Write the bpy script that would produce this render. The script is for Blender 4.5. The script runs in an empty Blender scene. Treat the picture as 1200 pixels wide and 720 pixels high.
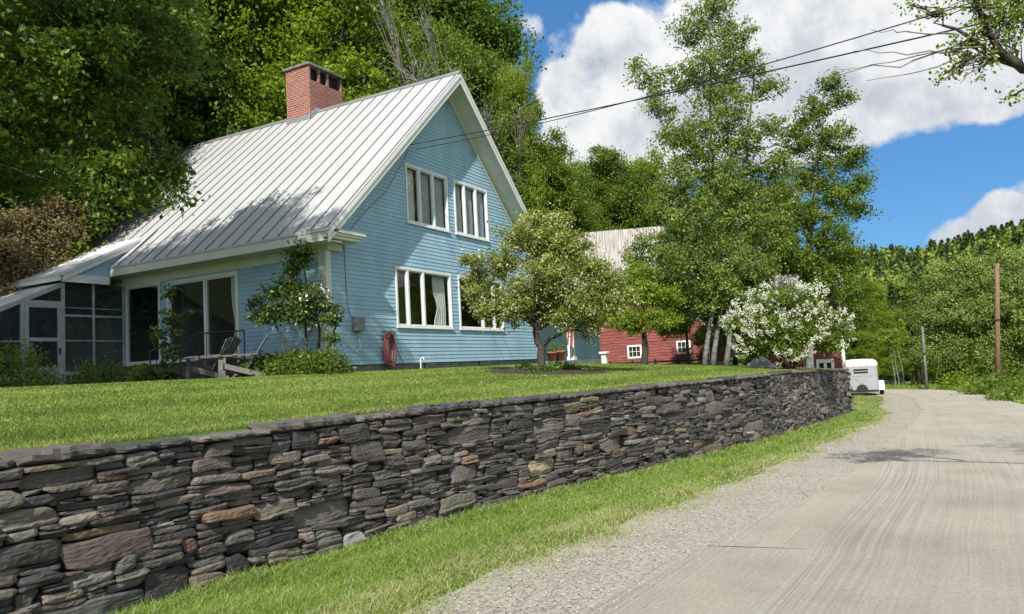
import bpy, math, random
import numpy as np
from math import sin, cos, pi, radians, sqrt, atan2, hypot
from mathutils import Matrix, Vector
random.seed(7); RS = np.random.RandomState(11)
scene = bpy.context.scene
COL = scene.collection

# ------------------------------------------------------------------ camera
CAM = np.array([-12.9677, -11.8746, -.2924]); YAW, PITCH, ROLL, FOC = 1.0687, .0809, -.0546, 890.92
_f = np.array([sin(YAW)*cos(PITCH), cos(YAW)*cos(PITCH), sin(PITCH)])
_r = np.array([cos(YAW), -sin(YAW), 0.]); _u = np.cross(_r, _f)
_R = _r*cos(ROLL)+_u*sin(ROLL); _U = -_r*sin(ROLL)+_u*cos(ROLL)
cd = bpy.data.cameras.new('camera'); cam = bpy.data.objects.new('camera', cd); COL.objects.link(cam)
M = Matrix(((_R[0], _U[0], -_f[0], CAM[0]), (_R[1], _U[1], -_f[1], CAM[1]), (_R[2], _U[2], -_f[2], CAM[2]), (0, 0, 0, 1)))
cam.matrix_world = M
cd.sensor_width = 36; cd.lens = FOC/1200*36; cd.clip_end = 3000; cd.clip_start = .05
scene.camera = cam
def pray(px, py): return _f+_R*(px-600)/FOC-_U*(py-360)/FOC
def at(px, py, D):                       # point seen in direction (px,py) of the survey, at plan distance D
    d = pray(px, py); return CAM+d*(D/hypot(d[0], d[1]))

# ------------------------------------------------------------------ node material helpers
def newmat(name):
    m = bpy.data.materials.new(name); m.use_nodes = True
    nt = m.node_tree; nt.nodes.clear()
    return m, nt, nt.nodes, nt.links
def rgba(c): return (c[0], c[1], c[2], 1)
def principled(n, l, rough=.6, spec=.4, metal=0.):
    b = n.new('ShaderNodeBsdfPrincipled'); b.inputs['Roughness'].default_value = rough
    b.inputs['Specular IOR Level'].default_value = spec; b.inputs['Metallic'].default_value = metal
    o = n.new('ShaderNodeOutputMaterial'); l.new(b.outputs[0], o.inputs[0]); return b
def noise(n, l, scale, detail=4, vec=None, rough=.55):
    t = n.new('ShaderNodeTexNoise'); t.inputs['Scale'].default_value = scale; t.inputs['Detail'].default_value = detail
    t.inputs['Roughness'].default_value = rough
    if vec is not None: l.new(vec, t.inputs['Vector'])
    return t
def mapping(n, l, scale=(1, 1, 1), src='Object', rot=(0, 0, 0)):
    tc = n.new('ShaderNodeTexCoord'); mp = n.new('ShaderNodeMapping')
    mp.inputs['Scale'].default_value = scale; mp.inputs['Rotation'].default_value = rot
    l.new(tc.outputs[src], mp.inputs['Vector']); return mp.outputs[0]
def ramp(n, l, fac, stops):
    r = n.new('ShaderNodeValToRGB'); e = r.color_ramp.elements
    while len(e) < len(stops): e.new(.5)
    for k, (p, c) in enumerate(stops): e[k].position = p; e[k].color = rgba(c)
    l.new(fac, r.inputs[0]); return r.outputs[0]
def mixc(n, l, fac, a, b, mode='MIX'):
    m = n.new('ShaderNodeMix'); m.data_type = 'RGBA'; m.blend_type = mode
    for s, v in ((0, fac), (6, a), (7, b)):
        if isinstance(v, (int, float)): m.inputs[s].default_value = v
        elif isinstance(v, tuple): m.inputs[s].default_value = rgba(v)
        else: l.new(v, m.inputs[s])
    return m.outputs[2]
def mathn(n, l, op, a, b=None, c=None, clamp=False):
    m = n.new('ShaderNodeMath'); m.operation = op; m.use_clamp = clamp
    for k, v in enumerate((a, b, c)):
        if v is None: continue
        if isinstance(v, (int, float)): m.inputs[k].default_value = v
        else: l.new(v, m.inputs[k])
    return m.outputs[0]
def attr(n, name):
    a = n.new('ShaderNodeAttribute'); a.attribute_name = name; return a
def bump(n, l, h, strength, dist, bs):
    b = n.new('ShaderNodeBump'); b.inputs['Strength'].default_value = strength; b.inputs['Distance'].default_value = dist
    l.new(h, b.inputs['Height']); l.new(b.outputs[0], bs.inputs['Normal']); return b

def pmat(name, base, rough=.6, amt=.15, ns=6., bstr=0., bs=40., spec=.4, metal=0., scale=(1, 1, 1), second=None):
    m, nt, n, l = newmat(name); b = principled(n, l, rough, spec, metal)
    v = mapping(n, l, scale); t = noise(n, l, ns, 6, v)
    lo = tuple(c*(1-amt*1.6) for c in base); hi = tuple(min(1, c*(1+amt*1.1)) for c in (second or base))
    c = ramp(n, l, t.outputs[0], [(.3, lo), (.7, hi)]); l.new(c, b.inputs['Base Color'])
    if bstr:
        t2 = noise(n, l, bs, 4, v); bump(n, l, t2.outputs[0], bstr, .01, b)
    return m

def leafmat(name, stops, trans=.38, gloss=.18):
    m, nt, n, l = newmat(name)
    a = attr(n, 'var'); c = ramp(n, l, a.outputs['Fac'], stops)
    b = n.new('ShaderNodeBsdfPrincipled'); b.inputs['Roughness'].default_value = .42; b.inputs['Specular IOR Level'].default_value = gloss
    l.new(c, b.inputs['Base Color'])
    t = n.new('ShaderNodeBsdfTranslucent'); c2 = mixc(n, l, 1., c, (1.25, 1.3, .5), 'MULTIPLY'); l.new(c2, t.inputs['Color'])
    x = n.new('ShaderNodeMixShader'); x.inputs[0].default_value = trans
    l.new(b.outputs[0], x.inputs[1]); l.new(t.outputs[0], x.inputs[2])
    o = n.new('ShaderNodeOutputMaterial'); l.new(x.outputs[0], o.inputs[0]); return m

MAT = {}
MAT['blue'] = pmat('blue_clapboard_paint', (.30, .455, .55), .5, .09, 1.6, .1, 60, .3, 0, (1, 1, .5))
MAT['cream'] = pmat('cream_trim_paint', (.64, .63, .55), .5, .05, 3, .05, 50)
MAT['white'] = pmat('white_trim_paint', (.70, .70, .68), .45, .05, 3, .05, 50)
MAT['greytrim'] = pmat('weathered_grey_trim', (.36, .37, .38), .55, .12, 5, .1, 60)
MAT['roof'] = pmat('pale_metal_roofing', (.445, .445, .435), .42, .035, 1.2, .03, 8, .5, .15)
MAT['seam'] = pmat('seam_shadow_metal', (.17, .17, .17), .5, .1, 3)  # roof metal darkened so the seams carry their thin shadow lines
MAT['porchroof'] = pmat('white_porch_roofing', (.56, .56, .55), .45, .06, 2, .05, 20)
MAT['awning'] = pmat('streaky_awning_sheet', (.36, .35, .32), .4, .55, 3, .1, 30, .5, 0, (1, 9, 1), (.62, .61, .58))
MAT['concrete'] = pmat('concrete', (.20, .20, .19), .85, .25, 4, .4, 60)
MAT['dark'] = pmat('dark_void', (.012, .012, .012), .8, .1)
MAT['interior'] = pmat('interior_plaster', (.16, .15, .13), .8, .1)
MAT['curtain'] = pmat('white_curtain_cloth', (.72, .71, .66), .8, .06, 8)
MAT['sheer'] = pmat('grey_roller_blind', (.42, .43, .44), .8, .12, 2)
MAT['black'] = pmat('black_paint', (.02, .02, .021), .5, .15)
MAT['rubber'] = pmat('black_rubber', (.022, .022, .022), .8, .2, 12)
MAT['greybox'] = pmat('grey_enamel', (.18, .185, .19), .45, .06)
MAT['grey'] = pmat('galvanised_metal', (.42, .43, .44), .4, .12, 8, .05, 40, .5, .6)
MAT['oldwood'] = pmat('weathered_silver_wood', (.165, .155, .14), .8, .3, 5, .5, 50, .2, 0, (2, 2, 12))
MAT['deckwood'] = pmat('brown_deck_wood', (.12, .095, .08), .8, .3, 5, .4, 50, .2, 0, (2, 2, 10))
MAT['polewood'] = pmat('brown_pole_wood', (.20, .125, .085), .85, .3, 3, .4, 40, .2, 0, (6, 6, .6))
MAT['greypole'] = pmat('grey_pole_wood', (.17, .16, .145), .85, .3, 3, .4, 40, .2, 0, (6, 6, .6))
MAT['bark'] = pmat('dark_grey_bark', (.055, .048, .040), .9, .35, 6, .8, 30, .2, 0, (3, 3, .8))
MAT['palebark'] = pmat('pale_birch_bark', (.19, .183, .165), .75, .4, 5, .5, 30, .2, 0, (1, 1, 3))
MAT['twig'] = pmat('bare_grey_twigs', (.19, .175, .155), .9, .25, 8)
MAT['barnred'] = pmat('faded_red_barn_boards', (.225, .068, .058), .75, .4, 3, .4, 30, .25, 0, (.6, .6, 9))
MAT['barnroof'] = pmat('rusty_tin_roofing', (.26, .215, .18), .6, .3, 1.5, .1, 20, .3, .1, (9, .35, .35), (.36, .34, .31))
MAT['terracotta'] = pmat('terracotta', (.34, .13, .075), .8, .15, 9)
MAT['trailer'] = pmat('silver_trailer_paint', (.36, .37, .38), .38, .04, 3, 0, 40, .5, .25)
MAT['hose'] = pmat('red_rubber_hose', (.27, .07, .065), .45, .15, 9)
MAT['soil'] = pmat('dark_mulch', (.045, .032, .022), .95, .5, 14, 1, 60)
MAT['boulder'] = pmat('grey_boulder_rock', (.30, .30, .29), .85, .3, 5, .8, 20)
MAT['cable'] = pmat('black_cable_sheath', (.018, .018, .02), .6, .1)
MAT['orange'] = pmat('orange_lens', (.6, .12, .02), .3, .05)
MAT['flower'] = pmat('pink_white_petals', (.75, .6, .6), .6, .1)

def glassmat():
    m, nt, n, l = newmat('window_glass')
    fr = n.new('ShaderNodeLayerWeight'); fr.inputs[0].default_value = .5
    f2 = mathn(n, l, 'MULTIPLY_ADD', mathn(n, l, 'POWER', fr.outputs['Facing'], 4.), .9, .075, True)
    t = n.new('ShaderNodeBsdfTransparent'); t.inputs[0].default_value = (.86, .9, .88, 1)
    g = n.new('ShaderNodeBsdfGlossy'); g.inputs['Roughness'].default_value = .015
    x = n.new('ShaderNodeMixShader'); l.new(f2, x.inputs[0]); l.new(t.outputs[0], x.inputs[1]); l.new(g.outputs[0], x.inputs[2])
    o = n.new('ShaderNodeOutputMaterial'); l.new(x.outputs[0], o.inputs[0]); return m
MAT['glass'] = glassmat()
def screenmat():
    m, nt, n, l = newmat('porch_insect_screen')
    t = n.new('ShaderNodeBsdfTransparent'); d = n.new('ShaderNodeBsdfDiffuse'); d.inputs[0].default_value = (.045, .048, .05, 1)
    g = n.new('ShaderNodeBsdfGlossy'); g.inputs['Roughness'].default_value = .12; g.inputs[0].default_value = (.5, .5, .5, 1)
    y = n.new('ShaderNodeMixShader'); y.inputs[0].default_value = .10; l.new(d.outputs[0], y.inputs[1]); l.new(g.outputs[0], y.inputs[2])
    x = n.new('ShaderNodeMixShader'); x.inputs[0].default_value = .38; l.new(t.outputs[0], x.inputs[1]); l.new(y.outputs[0], x.inputs[2])
    o = n.new('ShaderNodeOutputMaterial'); l.new(x.outputs[0], o.inputs[0]); return m
MAT['screen'] = screenmat()
def brickmat():
    m, nt, n, l = newmat('red_chimney_brick'); b = principled(n, l, .85, .2)
    tc = n.new('ShaderNodeTexCoord'); s = n.new('ShaderNodeSeparateXYZ'); l.new(tc.outputs['Object'], s.inputs[0])
    xy = mathn(n, l, 'ADD', s.outputs[0], s.outputs[1]); c = n.new('ShaderNodeCombineXYZ'); l.new(xy, c.inputs[0]); l.new(s.outputs[2], c.inputs[1])
    t = n.new('ShaderNodeTexBrick'); l.new(c.outputs[0], t.inputs['Vector'])
    t.inputs['Scale'].default_value = 1; t.inputs['Brick Width'].default_value = .21; t.inputs['Row Height'].default_value = .075
    t.inputs['Mortar Size'].default_value = .009; t.inputs['Mortar Smooth'].default_value = .2; t.inputs['Bias'].default_value = -.1
    t.inputs['Color1'].default_value = (.27, .09, .062, 1); t.inputs['Color2'].default_value = (.165, .06, .046, 1); t.inputs['Mortar'].default_value = (.34, .27, .22, 1)
    ns = noise(n, l, 9, 4, tc.outputs['Object']); cc = mixc(n, l, .35, t.outputs[0], ns.outputs[1], 'OVERLAY'); l.new(cc, b.inputs['Base Color'])
    bump(n, l, t.outputs['Fac'], -.6, .01, b); return m
MAT['brick'] = brickmat()
def stonemat():
    m, nt, n, l = newmat('slate_fieldstone'); b = principled(n, l, .62, .45)
    a = attr(n, 'col'); v = mapping(n, l, (3, 3, 26)); t = noise(n, l, 2.2, 8, v, .65)
    v2 = mapping(n, l, (1, 1, 1.6)); t2 = noise(n, l, 13, 8, v2, .7)
    k = mathn(n, l, 'MULTIPLY_ADD', t.outputs[0], 1.7, .2); k2 = mathn(n, l, 'MULTIPLY_ADD', t2.outputs[0], 1.3, .35); kk = mathn(n, l, 'MULTIPLY', k, k2)
    c = n.new('ShaderNodeVectorMath'); c.operation = 'SCALE'; l.new(a.outputs['Color'], c.inputs[0]); l.new(kk, c.inputs['Scale'])
    # lichen and rust flecks
    t3 = noise(n, l, 5, 6, v2, .7); f = ramp(n, l, t3.outputs[0], [(.60, (0, 0, 0)), (.72, (.55, .55, .55))])
    c2 = mixc(n, l, f, c.outputs[0], (.20, .19, .16)); 
    t4 = noise(n, l, 3.1, 5, v, .6); f4 = ramp(n, l, t4.outputs[0], [(.56, (0, 0, 0)), (.70, (.6, .6, .6))]); c3 = mixc(n, l, f4, c2, (.15, .085, .048))
    l.new(c3, b.inputs['Base Color'])
    h = mathn(n, l, 'MULTIPLY_ADD', t.outputs[0], .35, t2.outputs[0]); bump(n, l, h, .7, .018, b); return m
MAT['stone'] = stonemat()
def roadmat():
    m, nt, n, l = newmat('packed_dirt_road'); b = principled(n, l, .92, .15)
    uv = n.new('ShaderNodeUVMap'); uv.uv_map = 'UVMap'
    mp = n.new('ShaderNodeMapping'); mp.inputs['Scale'].default_value = (2.2, .022, 1); l.new(uv.outputs[0], mp.inputs['Vector'])
    s = noise(n, l, 1.6, 3, mp.outputs[0], .6)                      # wheel tracks along the road
    mp2 = n.new('ShaderNodeMapping'); mp2.inputs['Scale'].default_value = (26, .16, 1); l.new(uv.outputs[0], mp2.inputs['Vector'])
    s2 = noise(n, l, 1.3, 2, mp2.outputs[0], .6)
    o = mapping(n, l); g = noise(n, l, 38, 8, o, .8); p = noise(n, l, .7, 6, o, .6)
    c = ramp(n, l, s.outputs[0], [(.30, (.285, .26, .205)), (.48, (.35, .32, .256)), (.58, (.36, .33, .265)), (.72, (.39, .36, .292))])
    c = mixc(n, l, .62, c, ramp(n, l, p.outputs[0], [(.30, (.26, .235, .182)), (.5, (.345, .315, .25)), (.70, (.41, .38, .305))]))
    mp3 = n.new('ShaderNodeMapping'); mp3.inputs['Scale'].default_value = (1.1, .05, 1); l.new(uv.outputs[0], mp3.inputs['Vector']); s3 = noise(n, l, 1.5, 2, mp3.outputs[0]); m3 = ramp(n, l, s3.outputs[0], [(.46, (.02, .02, .02)), (.62, (.34, .34, .34))])
    c = mixc(n, l, m3, c, ramp(n, l, s2.outputs[0], [(.4, (.17, .155, .125)), (.6, (.42, .40, .345))]))
    k = mathn(n, l, 'MULTIPLY_ADD', g.outputs[0], 1.3, .35); vv = n.new('ShaderNodeVectorMath'); vv.operation = 'SCALE'; l.new(c, vv.inputs[0]); l.new(k, vv.inputs['Scale'])
    l.new(vv.outputs[0], b.inputs['Base Color'])
    h = mathn(n, l, 'MULTIPLY_ADD', s2.outputs[0], .6, g.outputs[0]); bump(n, l, h, .8, .025, b); return m
MAT['road'] = roadmat()
def gravelmat():
    m, nt, n, l = newmat('loose_gravel'); b = principled(n, l, .9, .2)
    o = mapping(n, l); v = n.new('ShaderNodeTexVoronoi'); v.inputs['Scale'].default_value = 42; l.new(o, v.inputs['Vector'])
    c = ramp(n, l, v.outputs['Color'], [(0, (.17, .156, .128)), (.5, (.29, .264, .212)), (1, (.42, .388, .318))])
    p = noise(n, l, 1.5, 5, o); c = mixc(n, l, .4, c, ramp(n, l, p.outputs[0], [(.35, (.26, .236, .185)), (.65, (.35, .32, .258))]))
    l.new(c, b.inputs['Base Color']); bump(n, l, v.outputs['Distance'], -.8, .02, b); return m
MAT['gravel'] = gravelmat()
def groundmat(name, a, c2, c3):
    m, nt, n, l = newmat(name); b = principled(n, l, .95, .1)
    o = mapping(n, l); p = noise(n, l, .5, 6, o); q = noise(n, l, 14, 6, o, .7)
    c = ramp(n, l, p.outputs[0], [(.35, a), (.65, c2)]); f = ramp(n, l, q.outputs[0], [(.52, (0, 0, 0)), (.7, (.6, .6, .6))]); c = mixc(n, l, f, c, c3)
    l.new(c, b.inputs['Base Color']); bump(n, l, q.outputs[0], .8, .03, b); return m
MAT['ground'] = groundmat('grassy_ground', (.085, .135, .03), (.115, .17, .038), (.19, .17, .085))
MAT['lawnbase'] = groundmat('lawn_turf', (.06, .10, .02), (.08, .13, .026), (.12, .13, .045))
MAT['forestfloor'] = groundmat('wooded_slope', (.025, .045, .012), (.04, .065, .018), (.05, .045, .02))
MAT['lawngrass'] = leafmat('lawn_grass_blades', [(0, (.10, .155, .026)), (.5, (.205, .285, .054)), (.85, (.31, .37, .095)), (1, (.40, .365, .18))], .35, .2)
MAT['vergegrass'] = leafmat('verge_grass_blades', [(0, (.12, .20, .03)), (.6, (.215, .325, .055)), (.82, (.30, .36, .10)), (1, (.48, .42, .26))], .35, .2)
MAT['leaf_deep'] = leafmat('deep_green_leaves', [(0, (.045, .08, .012)), (.6, (.10, .16, .02)), (1, (.21, .28, .038))], .34, .2)
MAT['leaf_mid'] = leafmat('mid_green_leaves', [(0, (.065, .11, .016)), (.6, (.135, .20, .026)), (1, (.23, .30, .05))], .38)
MAT['leaf_light'] = leafmat('yellow_green_leaves', [(0, (.11, .165, .016)), (.6, (.21, .285, .03)), (1, (.33, .39, .055))], .42)
MAT['leaf_birch'] = leafmat('birch_leaves', [(0, (.09, .135, .030)), (.6, (.185, .25, .052)), (1, (.31, .375, .10))], .36, .2)
MAT['leaf_olive'] = leafmat('olive_willow_leaves', [(0, (.12, .17, .04)), (.6, (.22, .285, .07)), (1, (.34, .395, .13))], .35)
MAT['leaf_brown'] = leafmat('brown_bronze_leaves', [(0, (.11, .082, .042)), (.6, (.22, .175, .095)), (1, (.31, .26, .14))], .35)
MAT['leaf_crab'] = leafmat('crabapple_leaves', [(0, (.10, .135, .024)), (.45, (.225, .265, .055)), (.70, (.31, .34, .09)), (.77, (.50, .46, .27)), (1, (.70, .64, .48))], .35)
MAT['leaf_shrub'] = leafmat('glossy_shrub_leaves', [(0, (.045, .08, .014)), (.6, (.085, .14, .024)), (1, (.17, .225, .045))], .3, .5)
MAT['lilac_bloom'] = leafmat('white_lilac_florets', [(0, (.55, .55, .45)), (1, (.74, .74, .68))], .3, .1)
MAT['leaf_far'] = leafmat('hillside_foliage', [(0, (.035, .062, .024)), (.35, (.075, .115, .032)), (.5, (.13, .185, .034)), (1, (.25, .31, .055))], .2, .1)

# ------------------------------------------------------------------ object helpers
ROOTLOC = {}
def tag(o, label=None, cat=None, group=None, kind=None):
    if label: o['label'] = label
    if cat: o['category'] = cat
    if group: o['group'] = group
    if kind: o['kind'] = kind
    return o
def thing(name, label, cat, loc=(0, 0, 0), rz=0., group=None):
    o = bpy.data.objects.new(name, None); COL.objects.link(o); o.location = tuple(loc); o.rotation_euler = (0, 0, rz)
    o.empty_display_size = .2; return tag(o, label, cat, group)
def link(name, me, parent=None, mat=None):
    o = bpy.data.objects.new(name, me); COL.objects.link(o)
    if mat is not None: me.materials.append(MAT[mat] if isinstance(mat, str) else mat)
    if parent is not None: o.parent = parent
    return o
def rootof(o):
    while o.parent is not None: o = o.parent
    return o
class MB:
    def __init__(s): s.v = []; s.f = []
    def add(s, vs, fs):
        k = len(s.v); s.v += [tuple(map(float, p)) for p in vs]; s.f += [tuple(k+i for i in f) for f in fs]; return s
    def box(s, x0, x1, y0, y1, z0, z1):
        return s.add([(x0, y0, z0), (x1, y0, z0), (x1, y1, z0), (x0, y1, z0), (x0, y0, z1), (x1, y0, z1), (x1, y1, z1), (x0, y1, z1)],
                     [(0, 3, 2, 1), (4, 5, 6, 7), (0, 1, 5, 4), (1, 2, 6, 5), (2, 3, 7, 6), (3, 0, 4, 7)])
    def prism(s, poly, ax, a, b):            # polygon of (p,q) extruded along axis ax from a to b
        def P(p, q, t): return {0: (t, p, q), 1: (p, t, q), 2: (p, q, t)}[ax]
        n = len(poly); vs = [P(p, q, a) for p, q in poly]+[P(p, q, b) for p, q in poly]
        fs = [tuple(range(n))[::-1], tuple(range(n, 2*n))]+[(i, (i+1) % n, n+(i+1) % n, n+i) for i in range(n)]
        return s.add(vs, fs)
    def bar(s, p, q, w, h=None, up=(0, 0, 1)):      # rectangular bar from p to q
        p = np.array(p, float); q = np.array(q, float); h = h or w; d = q-p; d /= np.linalg.norm(d)
        u = np.array(up, float); sx = np.cross(d, u)
        if np.linalg.norm(sx) < 1e-4: sx = np.cross(d, (1, 0, 0))
        sx /= np.linalg.norm(sx); sz = np.cross(sx, d)
        c = [(-w/2, -h/2), (w/2, -h/2), (w/2, h/2), (-w/2, h/2)]
        vs = [p+sx*a+sz*b for a, b in c]+[q+sx*a+sz*b for a, b in c]
        return s.add(vs, [(3, 2, 1, 0), (4, 5, 6, 7)]+[(i, (i+1) % 4, 4+(i+1) % 4, 4+i) for i in range(4)])
    def tube(s, pts, rad, seg=7, cap=True):
        pts = [np.array(p, float) for p in pts]; n = len(pts)
        if not hasattr(rad, '__len__'): rad = [rad]*n
        vs = []; prev = None
        for i in range(n):
            d = pts[min(i+1, n-1)]-pts[max(i-1, 0)]; L = np.linalg.norm(d); d = d/L if L > 1e-9 else np.array((0, 0, 1.))
            a = prev if prev is not None else (np.array((1., 0, 0)) if abs(d[0]) < .8 else np.array((0, 1., 0)))
            a = a-d*(a@d); a /= np.linalg.norm(a)+1e-12; prev = a; b = np.cross(d, a)
            for k in range(seg): t = 2*pi*k/seg; vs.append(pts[i]+(a*cos(t)+b*sin(t))*rad[i])
        fs = [(i*seg+k, i*seg+(k+1) % seg, (i+1)*seg+(k+1) % seg, (i+1)*seg+k) for i in range(n-1) for k in range(seg)]
        if cap: fs += [tuple(range(seg))[::-1], tuple((n-1)*seg+k for k in range(seg))]
        return s.add(vs, fs)
    def lathe(s, prof, c=(0, 0, 0), seg=16):
        vs = [(c[0]+r*cos(2*pi*k/seg), c[1]+r*sin(2*pi*k/seg), c[2]+z) for r, z in prof for k in range(seg)]
        fs = [(i*seg+k, i*seg+(k+1) % seg, (i+1)*seg+(k+1) % seg, (i+1)*seg+k) for i in range(len(prof)-1) for k in range(seg)]
        fs += [tuple(range(seg))[::-1], tuple((len(prof)-1)*seg+k for k in range(seg))]
        return s.add(vs, fs)
    def build(s, name, mat, parent=None, smooth=False, bevel=0., local=False):
        me = bpy.data.meshes.new(name); v = np.array(s.v)
        if parent is not None and not local:
            r = rootof(parent); v = v-np.array(r.location)
        me.from_pydata(v.tolist(), [], s.f); me.update()
        if smooth: me.polygons.foreach_set('use_smooth', [True]*len(me.polygons))
        o = link(name, me, parent, mat)
        if bevel:
            b = o.modifiers.new('bevel', 'BEVEL'); b.width = bevel; b.segments = 2; b.limit_method = 'ANGLE'
        return o

def quadmesh(name, V, var=None, col=None, nper=4, smooth=False):
    """V: (N, nper, 3) array -> one mesh of N separate faces."""
    N = V.shape[0]; me = bpy.data.meshes.new(name)
    me.vertices.add(N*nper); me.vertices.foreach_set('co', V.reshape(-1).astype(np.float32))
    me.loops.add(N*nper); me.loops.foreach_set('vertex_index', np.arange(N*nper, dtype=np.int32))
    me.polygons.add(N); me.polygons.foreach_set('loop_start', np.arange(0, N*nper, nper, dtype=np.int32))
    me.polygons.foreach_set('loop_total', np.full(N, nper, dtype=np.int32))
    me.update(calc_edges=True)
    if var is not None:
        a = me.attributes.new('var', 'FLOAT', 'FACE'); a.data.foreach_set('value', np.clip(var, 0, 1).astype(np.float32))
    return me
def unit(a): return a/(np.linalg.norm(a, axis=-1, keepdims=True)+1e-9)

def leaf_quads(P, size, rs, up=.5, out=None, aspect=.62, droop=.0):
    """leaf-shaped quads (base, side, tip, side) at points P"""
    N = len(P); nrm = rs.normal(size=(N, 3))
    nrm = unit(nrm)+np.array((0, 0, up)); 
    if out is not None: nrm = nrm+out*.45
    nrm = unit(nrm); d = rs.normal(size=(N, 3)); d[:, 2] -= droop; d = d-nrm*(d*nrm).sum(1, keepdims=True); d = unit(d)
    s = np.cross(nrm, d); L = (size*rs.uniform(.65, 1.25, N))[:, None]
    fold = nrm*L*.10
    return np.stack([P-d*L*.5, P+s*L*aspect*.5+fold-d*L*.05, P+d*L*.55, P-s*L*aspect*.5+fold-d*L*.05], 1)

def blob_points(blobs, clumps, per, sig, rs, flat=.7):
    """blobs: (x,y,z,rx[,rz]) -> clump centres & leaf points"""
    C = []; P = []; O = []; V = []
    for b in blobs:
        c = np.array(b[:3]); rx = b[3]; rz = b[4] if len(b) > 4 else rx*.85
        n = max(4, int(clumps*rx*rx))
        d = unit(rs.normal(size=(n, 3))); ph = rs.uniform(0, 6.3, 3)
        wob = .80+.26*np.sin(d[:, 0]*5+ph[0])*np.sin(d[:, 1]*5+ph[1])+.16*np.sin(d[:, 2]*7+ph[2])
        r = rs.uniform(.15, 1, n)**(.42)*wob
        cc = c+d*r[:, None]*np.array((rx, rx, rz))
        C.append(cc); m = per; pts = cc[:, None, :]+rs.normal(size=(n, m, 3))*np.array((sig, sig, sig*flat))*rs.uniform(.55, 1.3, (n, 1, 1))
        P.append(pts.reshape(-1, 3)); O.append(np.repeat(d, m, 0))
        V.append((np.repeat(rs.uniform(.08, .78, n), m)+rs.normal(0, .16, n*m)))
    return np.concatenate(C), np.concatenate(P), np.concatenate(O), np.concatenate(V)

def wander(a, b, n, amp, rs):
    a = np.array(a, float); b = np.array(b, float); t = np.linspace(0, 1, n)[:, None]
    p = a+(b-a)*t+rs.normal(0, amp, (n, 3))*np.sin(t*pi); return p

def make_tree(name, label, cat, base, trunks, blobs, leafmat_, barkmat, clumps=22, per=60, sig=.22, leaf=.11, seed=1, twigs=14,
              group=None, rtrunk=.16, up=.5, flat=.7, local=False, twigr=.012, droop=0., crownname='crown'):
    """trunks: list of polylines (world). Branches run from the nearest trunk point to every blob, twigs to leaf clumps."""
    rs = np.random.RandomState(seed); base = np.array(base, float)
    root = thing(name, label, cat, base, 0, group)
    mb = MB(); tp = []
    for T in trunks:
        T = np.array(T, float); n = len(T)
        pts = np.concatenate([wander(T[i], T[i+1], 4, .04, rs)[:-1] for i in range(n-1)]+[T[-1:]])
        rt_ = rtrunk*(.5 if T[0][2] > base[2]+.25 else 1.); t = np.linspace(0, 1, len(pts)); rad = rt_*(1-.82*t)+.006; rad[0] *= 1.35 if rt_ == rtrunk else 1
        mb.tube(pts, rad, 9); tp += [(p, r) for p, r in zip(pts, rad)]
    TP = np.array([p for p, r in tp]); TR = np.array([r for p, r in tp])
    C, P, O, V = blob_points(blobs, clumps, per, sig, rs, flat)
    for b in blobs:
        c = np.array(b[:3]); rx = b[3]
        dd = np.linalg.norm(TP-c, axis=1)+1.2*np.maximum(0, TP[:, 2]-c[2]+.2*rx)
        k = dd.argmin(); a = TP[k]; mid = a+(c-a)*.5+np.array((0, 0, .12*np.linalg.norm(c-a)))
        r0 = min(TR[k]*.6, .05+.02*rx)
        pts = np.concatenate([wander(a, mid, 4, .05, rs)[:-1], wander(mid, c, 4, .05, rs)])
        mb.tube(pts, np.linspace(r0, twigr*1.6, len(pts)), 6)
        near = np.where(np.linalg.norm(C-c, axis=1) < rx*1.3)[0]; rs.shuffle(near)
        for q in near[:twigs]:
            s = pts[rs.randint(2, len(pts))]
            mb.tube(wander(s, C[q], 4, .04*rx, rs), [twigr*1.4, twigr, twigr*.8, twigr*.5], 4, False)
    mb.build('trunk', barkmat, root, True)
    me = quadmesh(crownname, leaf_quads(P, leaf, rs, up, O, droop=droop)-base, V)
    link(crownname, me, root, leafmat_)
    return root
def copy_tree(src, loc, rz, sc, label=None, group=None):
    r = src.copy(); COL.objects.link(r); r.location = tuple(loc); r.rotation_euler = (0, 0, rz); r.scale = sc
    if label: r['label'] = label
    if group: r['group'] = group
    for ch in list(src.children):
        c = ch.copy(); COL.objects.link(c); c.parent = r
    return r
#@@GEOM
# ------------------------------------------------------------------ light, sky
SUN = np.array((-.70, -.235, .675)); SUN /= np.linalg.norm(SUN)
sd = bpy.data.lights.new('sun', 'SUN'); so = bpy.data.objects.new('sun', sd); COL.objects.link(so)
sd.energy = 5.0; sd.angle = radians(.53); sd.color = (1, .955, .89)
so.rotation_euler = Vector(SUN).to_track_quat('Z', 'Y').to_euler(); so.location = (-20, -10, 30)
W = bpy.data.worlds.new('World'); scene.world = W; W.use_nodes = True
nt = W.node_tree; n = nt.nodes; l = nt.links; n.clear()
sky = n.new('ShaderNodeTexSky'); sky.sky_type = 'NISHITA'; sky.sun_disc = False
sky.sun_elevation = math.asin(SUN[2]); sky.sun_rotation = atan2(SUN[0], SUN[1]); sky.altitude = 300; sky.air_density = 1.; sky.dust_density = .35; sky.ozone_density = 2.
tc = n.new('ShaderNodeTexCoord'); DIR = tc.outputs['Generated']
acc = None
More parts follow.
